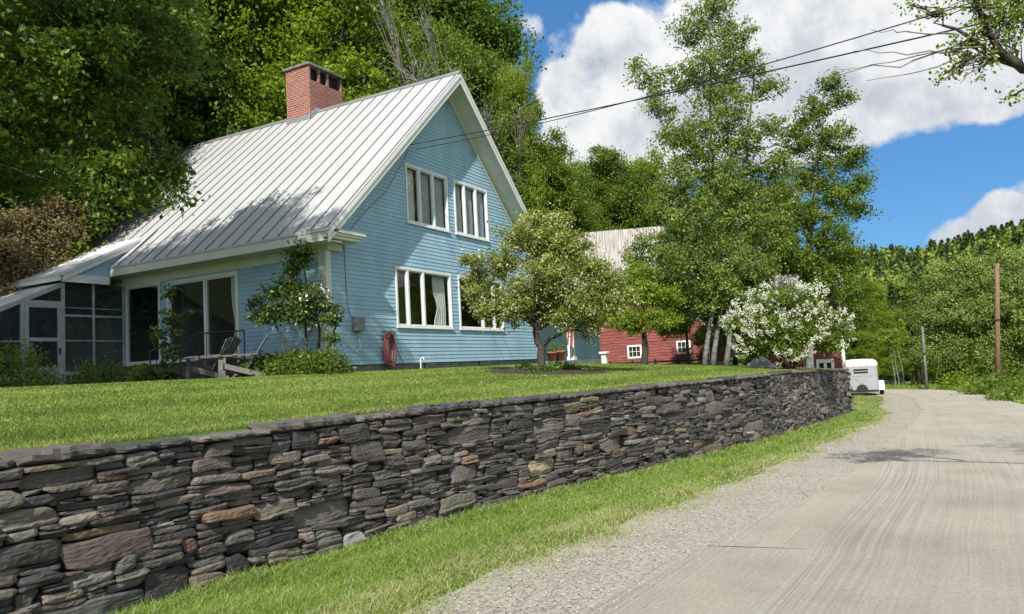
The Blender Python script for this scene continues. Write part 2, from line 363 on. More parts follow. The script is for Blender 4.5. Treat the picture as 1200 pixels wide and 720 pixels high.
CL = [(705, 85, 58, 1), (745, 70, 55, 1), (690, 150, 55, 1), (645, 110, 30, .55), (622, 34, 14, .4), (708, 14, 18, .35), (775, 155, 62, 1), (835, 110, 72, 1),
      (905, 32, 80, 1.1), (970, 60, 100, 1.1), (1050, 25, 82, 1.), (990, 108, 52, .75), (935, 138, 54, .75), (1135, 45, 70, .85), (1188, 105, 40, .7),
      (1195, 20, 72, .8), (1165, 262, 27, 1.), (1108, 284, 22, .9), (1205, 252, 34, .9), (655, 190, 40, .8), (900, -60, 110, 1), (1080, -90, 160, 1)]
for px, py, r, w in CL:
    d = unit(pray(px, py)); c0 = cos(math.atan(1.35*r/FOC))
    vd = n.new('ShaderNodeVectorMath'); vd.operation = 'DOT_PRODUCT'; l.new(DIR, vd.inputs[0]); vd.inputs[1].default_value = tuple(d)
    t = mathn(n, l, 'SUBTRACT', vd.outputs['Value'], c0); t = mathn(n, l, 'MULTIPLY', t, w/(1-c0)); t = mathn(n, l, 'MAXIMUM', t, 0.)
    acc = t if acc is None else mathn(n, l, 'ADD', acc, t)
acc = mathn(n, l, 'MINIMUM', acc, 1.)
# unseen broken cloud behind and above the viewer, added for ambient fill light
g = noise(n, l, 2.3, 3, DIR); gen = mathn(n, l, 'MULTIPLY_ADD', g.outputs[0], 3., -.95, True)
vf = n.new('ShaderNodeVectorMath'); vf.operation = 'DOT_PRODUCT'; l.new(DIR, vf.inputs[0]); vf.inputs[1].default_value = tuple(unit(pray(700, 200)))
away = mathn(n, l, 'LESS_THAN', vf.outputs['Value'], .62); gen = mathn(n, l, 'MULTIPLY', gen, away); acc = mathn(n, l, 'ADD', acc, gen)
n1 = noise(n, l, 7.5, 9, DIR, .60); n2 = noise(n, l, 3.2, 5, DIR, .5)
q = mathn(n, l, 'MULTIPLY_ADD', n1.outputs[0], 3.0, -1.68); den = mathn(n, l, 'ADD', acc, q)
den = mathn(n, l, 'MULTIPLY', den, mathn(n, l, 'GREATER_THAN', acc, .001))
mr = n.new('ShaderNodeMapRange'); mr.interpolation_type = 'SMOOTHSTEP'; l.new(den, mr.inputs[0]); mr.inputs[1].default_value = .12; mr.inputs[2].default_value = .62
# grey bases where the cloud is thick
up_ = n.new('ShaderNodeVectorMath'); up_.operation = 'ADD'; l.new(DIR, up_.inputs[0]); up_.inputs[1].default_value = (-.012, 0, .034)
n3 = noise(n, l, 7.5, 6, up_.outputs[0], .60); sh = mathn(n, l, 'SUBTRACT', n3.outputs[0], n1.outputs[0]); sh = mathn(n, l, 'MULTIPLY_ADD', sh, 2.2, .40)
sh = mathn(n, l, 'ADD', sh, mathn(n, l, 'MULTIPLY_ADD', n2.outputs[0], 1.7, -.85)); sh = mathn(n, l, 'ADD', sh, mathn(n, l, 'MULTIPLY_ADD', den, .22, -.15))
cc = ramp(n, l, sh, [(.05, (7.0, 7.0, 7.0)), (.33, (6.2, 6.3, 6.4)), (.58, (4.8, 5.05, 5.45)), (.9, (3.4, 3.7, 4.2))])
br = mathn(n, l, 'MULTIPLY_ADD', away, .35, 1.); vb = n.new('ShaderNodeVectorMath'); vb.operation = 'SCALE'; l.new(cc, vb.inputs[0]); l.new(br, vb.inputs['Scale']); cc = vb.outputs[0]  # unseen clouds brightened further to lift the ambient light
hs = n.new('ShaderNodeHueSaturation'); hs.inputs['Saturation'].default_value = 1.12; hs.inputs['Value'].default_value = 1.12; l.new(sky.outputs[0], hs.inputs['Color'])
sk = mixc(n, l, 1., hs.outputs[0], (.40, .60, .76), 'MULTIPLY'); sk = mixc(n, l, .45, sk, (.75, 2.3, 5.0))
mx = mixc(n, l, mr.outputs[0], sk, cc)
bg = n.new('ShaderNodeBackground'); bg.inputs['Strength'].default_value = .10; l.new(mx, bg.inputs[0])
wo = n.new('ShaderNodeOutputWorld'); l.new(bg.outputs[0], wo.inputs[0])
scene.view_settings.view_transform = 'Standard'; scene.view_settings.look = 'None'; scene.view_settings.exposure = .52; scene.view_settings.gamma = 1
scene.cycles.use_denoising = True; scene.cycles.max_bounces = 7; scene.cycles.diffuse_bounces = 3; scene.cycles.glossy_bounces = 3
scene.cycles.transmission_bounces = 4; scene.cycles.transparent_max_bounces = 10; scene.cycles.sample_clamp_indirect = 6
scene.cycles.caustics_reflective = False; scene.cycles.caustics_refractive = False

# ------------------------------------------------------------------ terrain
def ss(t): t = np.clip(t, 0, 1); return t*t*(3-2*t)
WX = np.array([-60, -9.49, -7.88, -6.63, -5.14, -3.15, -.79, 1.82, 5.04, 9.36, 15.44]); WY = np.array([-6.4, -6.55, -6.57, -6.63, -6.76, -7.05, -7.48, -7.90, -8.36, -8.79, -9.24])
def ywall(x): return np.interp(x, WX, WY)
def ztop(x): return np.interp(x, [-30, -7, 2, 8, 14, 15.6], [-.68, -.69, -.71, -.74, -.88, -.95])
def roadz(x): return -1.9-.02*np.maximum(np.asarray(x, float)+13, 0)
def low(x, y):
    x = np.asarray(x, float); y = np.asarray(y, float); z = roadz(np.minimum(x, 70))
    e = ss((x-14.1)/1.2); z = z+e*ss((y+7.2)/6.5)*(-.47-z)
    up = -.2+.32*np.maximum(y-12, 0)**.97; z = z+ss((y-12.5)/2.)*(np.minimum(up, 24)*(.35+.65*ss((60-x)/30))-z)
    z = z+.28*ss((-y-15.0-.02*np.abs(x-10))/2.2)*ss((90-x)/40)
    d = np.hypot(x-CAM[0], y-CAM[1]); hd = np.degrees(np.arctan2(x-CAM[0], y-CAM[1]))
    S = np.clip(27+(hd-85)*.95, 22, 46); z = z+S*ss((d-80)/300)*ss((hd-40)/30)*ss((175-hd)/40)
    return z
def lawnz(x, y):
    x = np.asarray(x, float); y = np.asarray(y, float); yw = ywall(x)
    t = np.clip((y-yw)/(-.6-yw), 0, 1); hi = np.where(x > 9, -.2-.03*(x-9), -.2); zt = ztop(x)-.045
    z = zt+(hi-zt)*(1-(1-t)**1.35)
    return z+.32*np.maximum(y-12, 0)**.97*(y > 12)
def grid(name, xs, ys, fz, mat, keep=None):
    X, Y = np.meshgrid(xs, ys); Z = fz(X, Y); nx, ny = len(xs), len(ys)
    i = np.arange(nx*ny).reshape(ny, nx); F = np.stack([i[:-1, :-1], i[:-1, 1:], i[1:, 1:], i[1:, :-1]], -1).reshape(-1, 4)
    me = bpy.data.meshes.new(name); me.from_pydata(np.stack([X, Y, Z], -1).reshape(-1, 3).tolist(), [], F.tolist()); me.update()
    me.polygons.foreach_set('use_smooth', [True]*len(me.polygons)); return link(name, me, None, mat)
xs = np.concatenate([np.arange(-400, -40, 20), np.arange(-40, 60, 1.), np.arange(60, 160, 5.), np.arange(160, 701, 15)])
ys = np.concatenate([np.arange(-420, -40, 20), np.arange(-40, 30, 1.), np.arange(30, 120, 6.), np.arange(120, 421, 20)])
o = grid('ground', xs, ys, low, 'ground'); tag(o, kind='structure')
# lawn sheet behind the wall: rows follow the wall line
us = np.concatenate([np.arange(-40, -12, 2.), np.arange(-12, 15.25, .4)]); vs = np.concatenate([[.28, .3, .5, .8], np.arange(1.2, 9, .5), np.arange(9, 24, 1.)])
V = []; F = []
for j, v in enumerate(vs):
    for x in us:
        y = ywall(x)+v; V.append((x, y, float(lawnz(x, y))-(.9 if j == 0 else 0)))
nu = len(us)
for j in range(len(vs)-1):
    for i in range(nu-1): F.append((j*nu+i, j*nu+i+1, (j+1)*nu+i+1, (j+1)*nu+i))
me = bpy.data.meshes.new('lawn'); me.from_pydata(V, [], F); me.update(); me.polygons.foreach_set('use_smooth', [True]*len(F))
tag(link('lawn', me, None, 'lawnbase'), kind='structure')

def smooth_line(P, k=10):
    P = np.array(P, float); out = []
    for i in range(len(P)-1):
        p0 = P[max(i-1, 0)]; p1 = P[i]; p2 = P[i+1]; p3 = P[min(i+2, len(P)-1)]
        for t in np.linspace(0, 1, k, endpoint=False):
            out.append(.5*((2*p1)+(-p0+p2)*t+(2*p0-5*p1+4*p2-p3)*t*t+(-p0+3*p1-3*p2+p3)*t**3))
    return np.array(out+[P[-1]])
LE = smooth_line([(-60, -7), (-25, -8.6), (-8.06, -9.65), (-5.3, -9.95), (.26, -10.6), (12.9, -11.3), (20, -11.15), (27, -10.75), (32.5, -10.1), (37, -8.6), (40.5, -5), (42, 0), (42.5, 9)], 16)
RE = smooth_line([(-60, -12), (-25, -13.9), (-8, -14.9), (-5, -15), (0, -15.2), (13, -14.9), (20, -14.4), (28, -13.8), (34, -13.1), (40.5, -11.3), (45.5, -7), (47.5, -1), (48, 9)], 16)
GE = smooth_line([(-60, -6.2), (-25, -7.8), (-8.4, -8.78), (-5.6, -9.05), (0, -9.62), (12.9, -10.55), (20, -10.2), (26.6, -9.95), (32, -9.4), (36.2, -8), (39.6, -4.7), (41, 0), (41.5, 9)], 16)
def strip(name, A, B, nx, zoff, mat, crown=0., jit=0.):
    rs = np.random.RandomState(5); V = []; F = []; UV = []; s = 0; m = len(A)
    for i in range(m):
        if i: s += np.linalg.norm((A[i]+B[i])/2-(A[i-1]+B[i-1])/2)
        a = A[i]+rs.normal(0, jit, 2)*np.array((.3, 1)); b = B[i]; wd = np.linalg.norm(b-a)
        for k in range(nx+1):
            t = k/nx; p = a+(b-a)*t; V.append((p[0], p[1], float(roadz(p[0]))+zoff+crown*4*t*(1-t))); UV.append(((t-1)*wd, s))
    for i in range(m-1):
        for k in range(nx): F.append((i*(nx+1)+k, i*(nx+1)+k+1, (i+1)*(nx+1)+k+1, (i+1)*(nx+1)+k))
    me = bpy.data.meshes.new(name); me.from_pydata(V, [], F); me.update(); uv = me.uv_layers.new(name='UVMap')
    for p in me.polygons:
        for li in p.loop_indices: uv.data[li].uv = UV[me.loops[li].vertex_index]
    me.polygons.foreach_set('use_smooth', [True]*len(F))
    return tag(link(name, me, None, mat), kind='structure')
strip('gravel_shoulder', GE+np.array((0, .34)), LE+(RE-LE)*.10, 6, .022, 'gravel', 0, .07)
strip('road', LE, RE, 14, .030, 'road', .035, .05)

# ------------------------------------------------------------------ loose stones, grass blades
def line_y(L, x): o = np.argsort(L[:, 0]); return np.interp(x, L[o, 0], L[o, 1])
m40 = LE[:, 0] < 38; LEm, GEm, REm = LE[m40], GE[m40], RE[m40]
rs = np.random.RandomState(3)
def dcam(x, y): return np.hypot(x-CAM[0], y-CAM[1])
N = 30000; x = -9+34*rs.uniform(0, 1, N)**1.7; ya = line_y(GEm, x); yb = line_y(LEm, x)
y = ya+(yb-ya)*np.clip(rs.normal(.45, .42, N), -.4, 2.2)
N2 = 11000; x2 = -9+20*rs.uniform(0, 1, N2)**1.5; y2 = line_y(LEm, x2)+(line_y(REm, x2)-line_y(LEm, x2))*rs.uniform(0, 1, N2)
x = np.concatenate([x, x2]); y = np.concatenate([y, y2]); sz = np.concatenate([.004+.010*rs.uniform(0, 1, N)**3, .004+.011*rs.uniform(0, 1, N2)**3])
keep = (dcam(x, y) > 3.0); x, y, sz = x[keep], y[keep], sz[keep]; nP = len(x)
base = np.array([(1, 0, 0), (0, 1, 0), (-1, 0, 0), (0, -1, 0), (0, 0, 1)], float)
vv = base[None]*sz[:, None, None]*rs.uniform(.55, 1.35, (nP, 5, 1)); vv[:, :, 2] *= .75
c = np.stack([x, y, roadz(x)+.030+.002], -1)[:, None]; vv = vv+c
tri = np.stack([vv[:, [a, b, 4]] for a, b in ((0, 1), (1, 2), (2, 3), (3, 0))], 1).reshape(-1, 3, 3)
me = quadmesh('gravel_pebbles', tri, np.repeat(rs.uniform(0, 1, nP), 4), nper=3)
m, nt_, n_, l_ = newmat('pebble_stone'); b_ = principled(n_, l_, .85, .25); a_ = attr(n_, 'var'); l_.new(ramp(n_, l_, a_.outputs['Fac'], [(0, (.12, .112, .095)), (.5, (.24, .222, .182)), (1, (.37, .345, .29))]), b_.inputs['Base Color'])
tag(link('gravel_pebbles', me, None, m), 'loose grey pebbles strewn along the road edge', 'gravel', kind='stuff')

def blades(x, y, z, h, w, lean, rs):
    n_ = len(x); P = np.stack([x, y, z], -1); a = rs.uniform(0, 2*pi, n_); b = rs.uniform(0, 2*pi, n_)
    s = np.stack([np.cos(a), np.sin(a), 0*a], -1)*(w/2)[:, None]; ld = np.stack([np.cos(b), np.sin(b), 0*b], -1)*(h*lean)[:, None]
    up = np.zeros((n_, 3)); up[:, 2] = h
    mid = P+ld*.30+up*.55; tip = P+ld+up*(1-.35*np.minimum(lean, 1)**2)[:, None]
    return np.stack([P-s*.3, mid+s, tip, mid-s], 1)
def patch(x, y, k=1.): return .5+.5*np.sin(x*1.3*k+2*np.sin(y*.9*k))*np.sin(y*1.7*k+1.3*np.sin(x*.7*k))
# lawn
N = 1350000; x = rs.uniform(-14, 17, N); y = ywall(x)+.30+rs.uniform(0, 1, N)**1.25*11.5; d = dcam(x, y)
lat = (x-CAM[0])*_r[0]+(y-CAM[1])*_r[1]; fw = (x-CAM[0])*_f[0]+(y-CAM[1])*_f[1]
keep = (rs.uniform(0, 1, N) < np.clip((8./d)**1.5, .1, 1)) & (np.abs(lat) < .78*fw+1.5) & ~((x > -.02) & (x < 10.3) & (y > -.02)) & ~((x > 10.2) & (y > -.3)) & (np.hypot((x-2.5)/1.25, (y+4.2)/1.) > 1.28)
x, y, d = x[keep], y[keep], d[keep]; n_ = len(x); print('lawn blades', n_)
h = rs.uniform(.020, .044, n_)*(1+.25*patch(x, y)); edge = (y-ywall(x)) < .5; h = np.where(edge, h*1.25, h)
var = .22+.34*patch(x, y, .6)+.14*np.sin(y*4.1+.35*x)+.22*(patch(x+5, y, 2.7)-.5)+rs.normal(0, .29, n_); var = np.where((patch(x-2, y*1.3, 3.9) > .93) & (rs.uniform(0, 1, n_) < .5), .97, var); var = np.where(edge & (rs.uniform(0, 1, n_) < .3), rs.uniform(.8, 1, n_), np.minimum(var, .95+rs.uniform(-.1, .06, n_)))
me = quadmesh('lawn_grass', blades(x, y, lawnz(x, y)-.004, h, .0055*np.clip(d/7, 1, 2.6), rs.uniform(.15, .9, n_), rs), var)
tag(link('lawn_grass', me, None, 'lawngrass'), 'short mown green grass on the lawn above the wall', 'grass', kind='stuff')
# verge between wall and gravel, and the grass round the trailer
N = 620000; x = -11+47*rs.uniform(0, 1, N)**1.5; ya = line_y(GEm, x); yt = np.where(x < 15.4, ywall(x)-.02, np.minimum(-9.2+(x-15.4)*.9, -5.)); u = rs.uniform(0, 1, N)**.8
y = ya-.22*rs.uniform(0, 1, N)**2+(yt-ya)*u; d = dcam(x, y)
ragged = u*np.abs(yt-ya) < (.12+.55*patch(x, y, 1.9)*rs.uniform(.2, 1.3, N))
keep = (rs.uniform(0, 1, N) < np.clip((6.5/d)**1.1, .12, 1)) & (~ragged | (rs.uniform(0, 1, N) < .28)) & (d > 3.2)
# thin worn places in the verge
thin = patch(x+3, y*1.5, 2.3) > .80; keep &= ~(thin & (u < .55) & (rs.uniform(0, 1, N) < .6))
x, y, d, u = x[keep], y[keep], d[keep], u[keep]; n_ = len(x); print('verge blades', n_)
h = rs.uniform(.035, .085, n_)*(1+.7*patch(x, y, 2.1))*(1-.35*(u < .25)); h = np.where(u > .93, h*1.5, h)
var = .38+.3*(patch(x, y, 1.1)-.5)+rs.normal(0, .18, n_); dry = rs.uniform(0, 1, n_) < np.where(u < .45, .30+.5*patch(x, y, 1.5), .15); var = np.where(dry, rs.uniform(.82, 1, n_), np.minimum(var, .8))
me = quadmesh('verge_grass', blades(x, y, low(x, y)-.004, h, .006*np.clip(d/7, 1, 2.6), rs.uniform(.3, 1.3, n_), rs), var)
tag(link('verge_grass', me, None, 'vergegrass'), 'rough green and straw grass strip below the stone wall', 'grass', kind='stuff')
# tall grass on the right bank
N = 46000; x = rs.uniform(14, 62, N); yr = np.where(x < 40, line_y(REm, np.minimum(x, 39)), -11.3+(x-40)*.95); yr = np.minimum(yr, 4); y = yr-.1-3.5*rs.uniform(0, 1, N)**1.5; n_ = N
h = rs.uniform(.12, .42, n_)*np.clip((yr-y)/.5, .3, 1); me = quadmesh('bank_grass', blades(x, y, low(x, y)-.01, h, np.full(n_, .028), rs.uniform(.2, .8, n_), rs), np.clip(.45+.3*(patch(x, y, .8)-.5)+rs.normal(0, .17, n_), 0, .85))
tag(link('bank_grass', me, None, 'vergegrass'), 'tall lush grass on the bank across the road', 'grass', kind='stuff')

# ------------------------------------------------------------------ dry stone wall
def make_wall():
    rs = np.random.RandomState(21)
    root = thing('stone_wall', 'long dry-laid dark slate retaining wall holding up the lawn beside the road', 'stone wall', (-2, -7.2, -2.05))
    xs_ = np.concatenate([np.linspace(-14.5, 15.44, 160)]); path = [np.array((x, float(ywall(x)))) for x in xs_]
    path += [np.array((15.44-.05*t, -9.24+t)) for t in np.linspace(.3, 6.5, 14)]
    path = np.array(path); seg = np.r_[0, np.cumsum(np.linalg.norm(np.diff(path, axis=0), axis=1))]; Ltot = seg[-1]
    def pos(s):
        p = np.array((np.interp(s, seg, path[:, 0]), np.interp(s, seg, path[:, 1]))); q = np.array((np.interp(s+.25, seg, path[:, 0]), np.interp(s+.25, seg, path[:, 1])))-np.array((np.interp(s-.25, seg, path[:, 0]), np.interp(s-.25, seg, path[:, 1])))
        t = q/np.linalg.norm(q); return p, t, np.array((t[1], -t[0]))
    xofs = lambda s: np.interp(s, seg, path[:, 0])
    zb = lambda s: roadz(xofs(s))-.06; CAP = .075
    H = lambda s: ztop(xofs(s))-CAP-zb(s)-.35*np.clip((s-(Ltot-4))/4, 0, 1)
    step = .02; nc = int(Ltot/step); prof = np.zeros(nc); hs = np.array([H((i+.5)*step) for i in range(nc)])
    stones = []; done = np.zeros(nc, bool); rise = .035
    while True:
        pr_ = np.where(done, 9, prof); i = int(pr_.argmin())
        if pr_[i] > 5: break
        base = prof[i]; a = i
        while a > 0 and abs(prof[a-1]-base) < .022 and not done[a-1]: a -= 1
        b = i
        while b < nc-1 and abs(prof[b+1]-base) < .022 and not done[b+1]: b += 1
        L = (b-a+1)*step; r = rs.uniform()
        h = rs.uniform(.016, .040) if r < .50 else rs.uniform(.04, .072) if r < .83 else rs.uniform(.075, .12) if r < .945 else rs.uniform(.13, .23)
        w = np.clip(h*rs.uniform(3.5, 10.) if h < .09 else h*rs.uniform(2.5, 5.), .14, 1.1 if h > .03 else .7)
        if L < .10:
            nb = [prof[a-1] if a > 0 else 9, prof[b+1] if b < nc-1 else 9]; nb = [q for q in nb if q > base+.005 and q < 8]
            h = np.clip((min(nb)-base) if nb else .04, .015, .12); w = L
        if L-w < .11: w = L
        k = max(2, int(w/step)); k = min(k, b-a+1)
        if rs.uniform() < .5: a0, b0 = a, a+k
        else: a0, b0 = b+1-k, b+1
        top = hs[a0:b0].min(); bs = prof[a0:b0].min()
        if bs+h > top-.03: h = max(.012, top-bs)
        stones.append((a0*step, b0*step, bs, bs+h)); prof[a0:b0] = bs+h
        done[a0:b0] |= (prof[a0:b0] >= hs[a0:b0]-.012)
    print('stones', len(stones))
    pal = [((.066, .060, .056), 32), ((.108, .096, .082), 29), ((.036, .034, .034), 22), ((.14, .12, .094), 12), ((.15, .118, .082), 4), ((.12, .076, .05), 2), ((.19, .182, .162), 2.6), ((.34, .27, .165), .4), ((.082, .064, .053), 4)]
    pw = np.array([p[1] for p in pal]); pw = pw/pw.sum(); V = []; F = []; Cc = []; nv = 0
    for (s0, s1, z0, z1) in stones:
        w = s1-s0-.008; h = z1-z0-.0065
        if w < .015 or h < .006: continue
        sc = (s0+s1)/2; zc = (z0+z1)/2; far = sc > 14
        nx = int(np.clip(w/(.03 if not far else .06), 3, 15)); nz = int(np.clip(h/.013, 2, 13)) if not far else int(np.clip(h/.04, 2, 4))
        u = np.linspace(-1, 1, nx+1); v = np.linspace(-1, 1, nz+1); U, Vv = np.meshgrid(u, v)
        ch = np.clip(rs.exponential(.13, 4), 0, .7)*h; cx = np.where(U < 0, np.where(Vv < 0, ch[0], ch[1]), np.where(Vv < 0, ch[2], ch[3]))
        cz = rs.uniform(-.04, .34, 4)*(rs.uniform(size=4) < .4); cz = np.where(U < 0, np.where(Vv < 0, cz[0], cz[1]), np.where(Vv < 0, cz[2], cz[3]))
        X = U*(1-np.maximum(0, cx-(1-np.abs(Vv))*h/2)*2/w)+rs.uniform(-.35, .35)*Vv*h/w; Z = Vv*(1-cz*np.abs(U)**5)
        ph = rs.uniform(0, 6.3, 8)
        X = X*w/2+.006*np.sin(Vv*3+ph[0])*min(1, w/.2); Z = Z*h/2+min(h*.06, .006)*np.sin(U*w*7+ph[1])+rs.uniform(-.05, .05)*U*min(w, .4)*.5
        d0 = rs.normal(0, .017)-(.014 if h < .05 else 0); D = d0+np.min([rs.normal(0, .08)*U*w/2+rs.normal(0, .13)*Vv*h/2+rs.uniform(0, .012) for _ in range(4)], 0)
        nl = int(np.clip(h/.022, 1, 7)); q = np.clip(Vv+.05*np.sin(U*2.1*max(1, w*2)+ph[2])+.22*U*rs.normal(), -1, 1); lay = rs.normal(0, .008 if h < .10 else .005, nl+1)*(rs.uniform() < .55); D = D+lay[np.clip(np.floor((q+1)/2*nl), 0, nl).astype(int)]
        D = D+.0015*np.sin(U*w*38+ph[3]+2*Vv)+.001*np.sin(Vv*h*120+ph[4]+U*3)+rs.normal(0, .0013, D.shape)
        D = D-.014*np.maximum(np.abs(U), .0)**24*min(1, w/.12)-.006*np.abs(Vv)**20*min(1, h/.05)
        s = sc+X; z = zc+Z
        P2, T, Nn = pos(sc); P3 = np.empty((nz+1, nx+1, 3)); P3[..., 0] = P2[0]+T[0]*X+Nn[0]*(.02+D); P3[..., 1] = P2[1]+T[1]*X+Nn[1]*(.02+D); P3[..., 2] = zb(s)+z
        vv = P3.reshape(-1, 3); idx = np.arange((nx+1)*(nz+1)).reshape(nz+1, nx+1)
        ff = np.stack([idx[:-1, :-1], idx[:-1, 1:], idx[1:, 1:], idx[1:, :-1]], -1).reshape(-1, 4)
        ring = np.r_[idx[0, :], idx[1:, -1], idx[-1, -2::-1], idx[-2:0:-1, 0]]; back = vv[ring].copy(); back[:, 0] -= Nn[0]*.14; back[:, 1] -= Nn[1]*.14
        m_ = len(ring); kb = len(vv)+np.arange(m_); sk = np.stack([ring, kb, np.roll(kb, -1), np.roll(ring, -1)], -1)
        V.append(vv); V.append(back); F.append(ff+nv); F.append(sk+nv); tot = len(vv)+m_
        ck = np.array(pal[rs.choice(len(pal), p=pw)][0])*rs.uniform(.75, 1.3)*rs.uniform(.95, 1.05, 3)
        if h < .035: ck = ck*.9
        Cc.append(np.repeat(np.r_[ck, 1][None], tot, 0)); nv += tot
    def mesh(name, V, F, Cc):
        V = np.concatenate(V)-np.array(root.location); F = np.concatenate(F); Cc = np.concatenate(Cc)
        me = bpy.data.meshes.new(name); me.from_pydata(V.tolist(), [], F.tolist()); me.update()
        a = me.color_attributes.new('col', 'FLOAT_COLOR', 'POINT'); a.data.foreach_set('color', Cc.reshape(-1).astype(np.float32)); return me
    link('wall_face', mesh('wall_face', V, F, Cc), root, 'stone')
    # dark earth packing behind the face
    mb = MB(); ss_ = np.linspace(0, Ltot, 90)
    for i in range(len(ss_)-1):
        p, t, nn = pos(ss_[i]); p2, t2, n2 = pos(ss_[i+1]); za, zb2 = zb(ss_[i])-.1, zb(ss_[i+1])-.1; ta, tb = zb(ss_[i])+H(ss_[i])+.01, zb(ss_[i+1])+H(ss_[i+1])+.01
        a = p-nn*.08; b = p2-n2*.08; c = p2-n2*.36; d = p-nn*.36
        mb.add([(*a, za), (*b, zb2), (*b, tb), (*a, ta), (*d, ta), (*c, tb)], [(0, 1, 2, 3), (3, 2, 5, 4)])
    mb.build('packing', 'soil', root)
    # cap stones, each its own piece
    s = 0.; k = 0
    while s < Ltot-.2:
        w = min(rs.uniform(.45, 1.15), Ltot-s); sc = s+w/2; P2, T, Nn = pos(sc); th = CAP*rs.uniform(.55, 1.35); ov = rs.normal(-.012, .020); z = zb(sc)+H(sc)+.004
        nx, ny = max(4, int(w/.06)), 6; u = np.linspace(-1, 1, nx+1); ph = rs.uniform(0, 6.3, 6)
        wig = .014*np.sin(u*5+ph[0])+.010*np.sin(u*13+ph[1])+rs.normal(0, .004, nx+1)+.012*rs.normal()
        top = []; bot = []
        for i, uu in enumerate(u):
            X = uu*(w/2-.010)
            for q, (o_, dz, up_) in enumerate(((.058, .25, 0), (.064, .6, 0), (.050, .97, 0), (.0, 1., 0), (-.15, 1., 0), (-.33, .9, 0))):
                oo = o_+(ov if q < 3 else 0)+wig[i]*(1 if q < 3 else .3)+(.008*math.sin(uu*22+q*2+ph[2]) if q < 3 else 0)-(.03*abs(uu)**14 if q < 4 else 0)
                zz = z+th*dz+.006*math.sin(uu*6+ph[3])+.004*math.sin(uu*17+q+ph[4])+rs.normal(0, .0015)
                top.append((P2[0]+T[0]*X+Nn[0]*oo, P2[1]+T[1]*X+Nn[1]*oo, zz))
            bot.append((P2[0]+T[0]*X-Nn[0]*.05, P2[1]+T[1]*X-Nn[1]*.05, z-.012))
        f = []
        for i in range(nx):
            for q in range(5): f.append((i*6+q, i*6+q+1, (i+1)*6+q+1, (i+1)*6+q)[::-1])
            nb = (nx+1)*6; f.append((i*6, nb+i, nb+i+1, (i+1)*6)[::-1])
        nb = (nx+1)*6; f.append(tuple(range(6))+(nb,)); f.append(tuple(nx*6+q for q in range(6))[::-1]+(nb+nx,))
        ck = np.array(((.085, .075, .072), (.055, .053, .055), (.10, .09, .08), (.075, .06, .052))[rs.randint(4)])*rs.uniform(.7, 1.35)
        VV = np.array(top+bot); me = bpy.data.meshes.new('capstone'); me.from_pydata((VV-np.array(root.location)).tolist(), [], f); me.update()
        a = me.color_attributes.new('col', 'FLOAT_COLOR', 'POINT'); a.data.foreach_set('color', np.repeat(np.r_[ck, 1][None], len(VV), 0).reshape(-1).astype(np.float32))
        link('capstone', me, root, 'stone'); s += w
make_wall()
#@@HOUSE
# ------------------------------------------------------------------ the blue house
HOUSE = thing('house', 'light blue clapboard gable house with pale metal roof and brick chimney', 'house', (5, 5, -.3))
SL = .9364; EX, EZ, RX, RZ = -.524, 2.97, 5.209, 8.333
def roof_top(x): return EZ+SL*(x-EX) if x < RX else RZ-SL*(x-RX)
def siding(mb, axis, c0, z0, z1, lim, holes=(), ex=.102, sgn=-1):
    z = z0; k = 0
    def P(u, o, zz): return (u, c0+sgn*o, zz) if axis == 'Y' else (c0+sgn*o, u, zz)
    while z < z1-.01:
        zt = min(z+ex, z1); zm = (z+zt)/2; a, b = lim(z); a2, b2 = lim(zt)
        if b-a < .02: break
        cuts = sorted((h[0], h[1]) for h in holes if h[2] < zm < h[3]); iv = []; cur = (a, a2)
        for h0, h1 in cuts: iv.append((cur, (h0, h0))); cur = (h1, h1)
        iv.append((cur, (b, b2)))
        rs_ = random.Random(int(z*1000)); o = .0145+rs_.uniform(-.002, .002)
        for (l0, l1), (r0, r1) in iv:
            if r0-l0 < .01: continue
            r1 = max(r1, l1+.001); cuts_ = [0]; L = r0-l0; x = rs_.uniform(.8, 3.4)
            while x < L-.5: cuts_.append(x/L); x += rs_.uniform(1.8, 3.6)
            cuts_.append(1)
            for t0, t1 in zip(cuts_[:-1], cuts_[1:]):                   # board ends butt with a hairline gap
                g0 = .0012 if t0 > 0 else 0; g1 = .0012 if t1 < 1 else 0; oo = o+rs_.uniform(-.0012, .0012)
                A0, A1 = l0+(r0-l0)*t0+g0, l0+(r0-l0)*t1-g1; B0, B1 = l1+(r1-l1)*t0+g0, l1+(r1-l1)*t1-g1
                mb.add([P(A0, oo, z), P(A1, oo, z), P(B1, .003, zt), P(B0, .003, zt), P(A0, -.004, z), P(A1, -.004, z)], [(0, 1, 2, 3), (4, 5, 1, 0)] if (axis == 'Y') else [(1, 0, 3, 2), (5, 4, 0, 1)])
        z = zt; k += 1
WINS = [('Y', 3.14, 5.14, 3.715, 5.32, (3.77, 4.42)), ('Y', 5.48, 7.38, 3.715, 5.32, (6.06, 6.70)), ('Y', 2.53, 5.09, .93, 2.49, (3.06, 3.75)), ('Y', 5.47, 8.03, .93, 2.49, (6.81, 7.50))]
WINX = [('X', 5.74, 7.20, .36, 2.50, ()), ('X', 2.82, 5.47, .36, 2.46, (4.02,))]
def under(x): return roof_top(x)-.20
def gl(z): return max(0., (z-EZ+.20)/SL+EX)
mb = MB(); siding(mb, 'Y', 0., 0., RZ-.3, lambda z: (gl(z), 2*RX-gl(z)), [(w[1]+.03, w[2]-.03, w[3]+.03, w[4]-.03) for w in WINS])
GABLE = mb.build('gable_wall', 'blue', HOUSE)
mb = MB(); siding(mb, 'X', 0., 0., 2.80, lambda z: (0., 11.85), [(w[1]+.03, w[2]-.03, w[3]+.03, w[4]-.03) for w in WINX])
SIDEW = mb.build('side_wall', 'blue', HOUSE)
